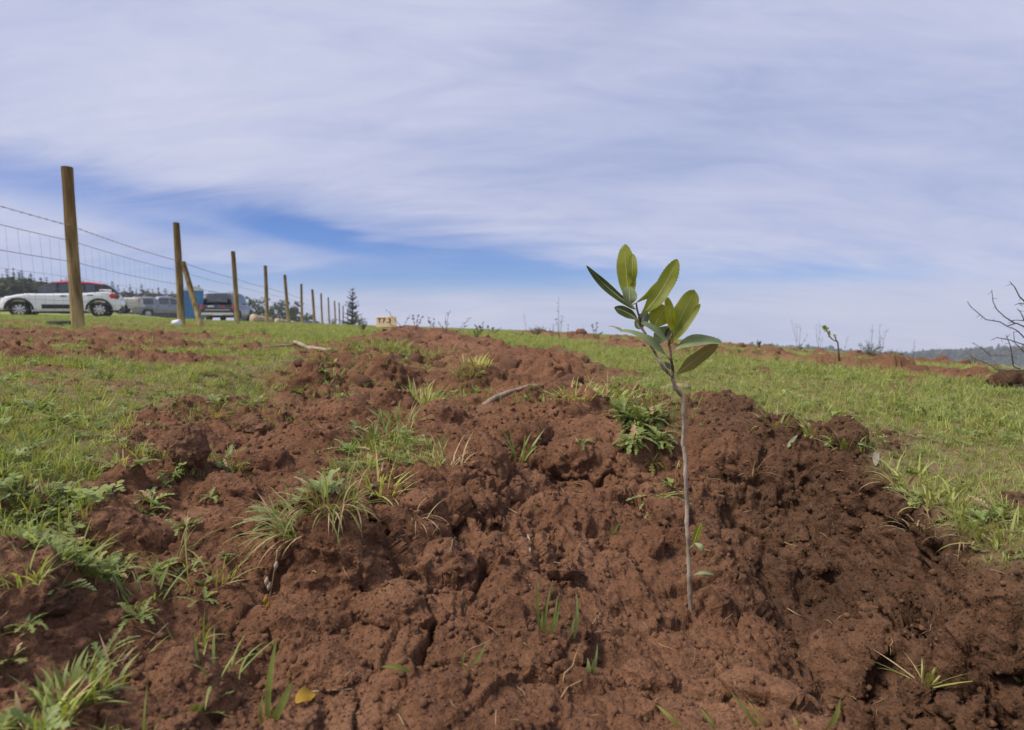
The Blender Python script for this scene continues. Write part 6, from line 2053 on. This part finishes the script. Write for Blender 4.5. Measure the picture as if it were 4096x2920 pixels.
# fallen leaves and small litter
dead_m = leafmat('dead_leaf', (.30, .26, .20), (.38, .33, .27), 60, .7, .15, (1, 1, .8), .1, .01)
yel_m = leafmat('yellow_leaf', (.40, .22, .02), (.48, .31, .05), 60, .6, .3, (1.2, 1.0, .3), .0, .0)
pale_l = leafmat('pale_fallen_leaf', (.24, .27, .14), (.32, .34, .19), 60, .6, .2, (1, 1, .7), .0, .0)


def fallen(px, py, tx, ty, w, m, label, name='fallen_leaf', peak=.5, lift=.006, wave=.06):
    a, c = hit(px, py), hit(tx, ty); a.z += lift; c.z += lift
    if abs(c.y - a.y) > .12: c = P(tx, ty, a.y); c.z = max(c.z, gz(c.x, c.y) + .003)
    m_ = (a + c) / 2 + Vector((0, 0, .006))
    vs, fs, _ = leafgrid(Vector((0, 0, 0)), m_ - a, c - a, w * a.y / FPX, Vector((.1, -.6, .8)).normalized(), .2, 14, wave, .03, peak)
    o = obj(name, vs, fs, m, None, True, a); return tag(o, label, 'leaf', 'fallen leaves on the soil')


fallen(1185, 2835, 1258, 2795, 66, yel_m, 'yellow lobed leaf lying on soil near bottom left', wave=.12)
fallen(3150, 1800, 3190, 1750, 15, pale_l, 'pale spoon shaped leaf on top of dark clod', peak=.3)
fallen(3500, 1875, 3505, 1820, 28, dead_m, 'grey dry leaf hanging at the grass edge right')
fallen(3470, 1800, 3425, 1785, 26, pale_l, 'pale round leaf on the grass edge right')
fallen(3785, 2250, 3830, 2242, 18, dead_m, 'small dry tan scrap on the right bank')
fallen(2120, 2225, 2110, 2150, 12, dead_m, 'dry straw piece upright in centre soil', wave=.0)
for (pts_, w, lab) in [([(1060, 2440), (1080, 2390), (1085, 2330), (1075, 2270)], 3, 'dangling dry stem with tan seed pods below the sod block')]:
    b = hit(*pts_[0]); e = empty('seed_stem', b, lab, 'dry stem'); Yk = b.y - .02; mb = MB()
    ps = [P(a, c, Yk) - b for a, c in [(1066, 2440), (1078, 2390), (1088, 2340), (1100, 2270), (1110, 2200)]]
    mb.tube(ps, [.0006, .0007, .0008, .0008, .0007], 5); mb.build('stem', straw_m, e)
    for (a, c) in [(1072, 2420), (1062, 2400), (1076, 2345), (1066, 2325), (1104, 2262)]:
        p = P(a, c, Yk) - b; mb = MB(); mb.tube([p + Vector((.001, 0, .005)), p, p + Vector((-.001, 0, -.006))], [.0008, .0026, .0005], 7); mb.build('pod', yel_m if c > 2390 else pale_m, e)
# long dry stems
def thread(pts, r, label, m=straw_m):
    ps = []
    for (a, c) in pts:
        q = hit(a, c); q.z += .003; ps.append(q)
    o = MB().tube(ps, r, 5).build('dry_straw', m, origin=ps[0]); return tag(o, label, 'straw', 'dry straws on the soil')


thread([(1165, 2795), (1230, 2780), (1300, 2772), (1410, 2768)], [.0009, .0010, .0011, .0012], 'pale straw leading right from the tall flat blades')
thread([(2245, 2800), (2270, 2760), (2320, 2735), (2400, 2725)], [.0010, .0010, .0009, .0007], 'curved reddish dry stem near the little seedling')
thread([(3115, 2165), (3150, 2180), (3190, 2192)], [.0012, .0011, .0008], 'flat tan straw on damp soil right of sapling')
thread([(3150, 2440), (3190, 2465), (3225, 2478)], [.0013, .0012, .0008], 'short pale straw on soil below the dark clod')
thread([(2100, 1180 + 900), (2070, 2060), (2020, 2030)], [.0009, .0009, .0006], 'pale straw left of the planting hole')

# ================================================================== AIR
hm = bpy.data.materials.new('haze_air'); hm.use_nodes = True
nt_ = hm.node_tree; nt_.nodes.clear()
pv = nt_.nodes.new('ShaderNodeVolumePrincipled'); ho = nt_.nodes.new('ShaderNodeOutputMaterial')
pv.inputs['Color'].default_value = (.86, .91, 1.0, 1); pv.inputs['Density'].default_value = .0009; pv.inputs['Anisotropy'].default_value = 0.0
nt_.links.new(pv.outputs[0], ho.inputs['Volume'])
mb = MB(); mb.box((0, 0, -50), (1640, 1640, 140))
tag(mb.build('haze', hm, smooth=False), 'thin blue haze over the distance', None, None, 'stuff')
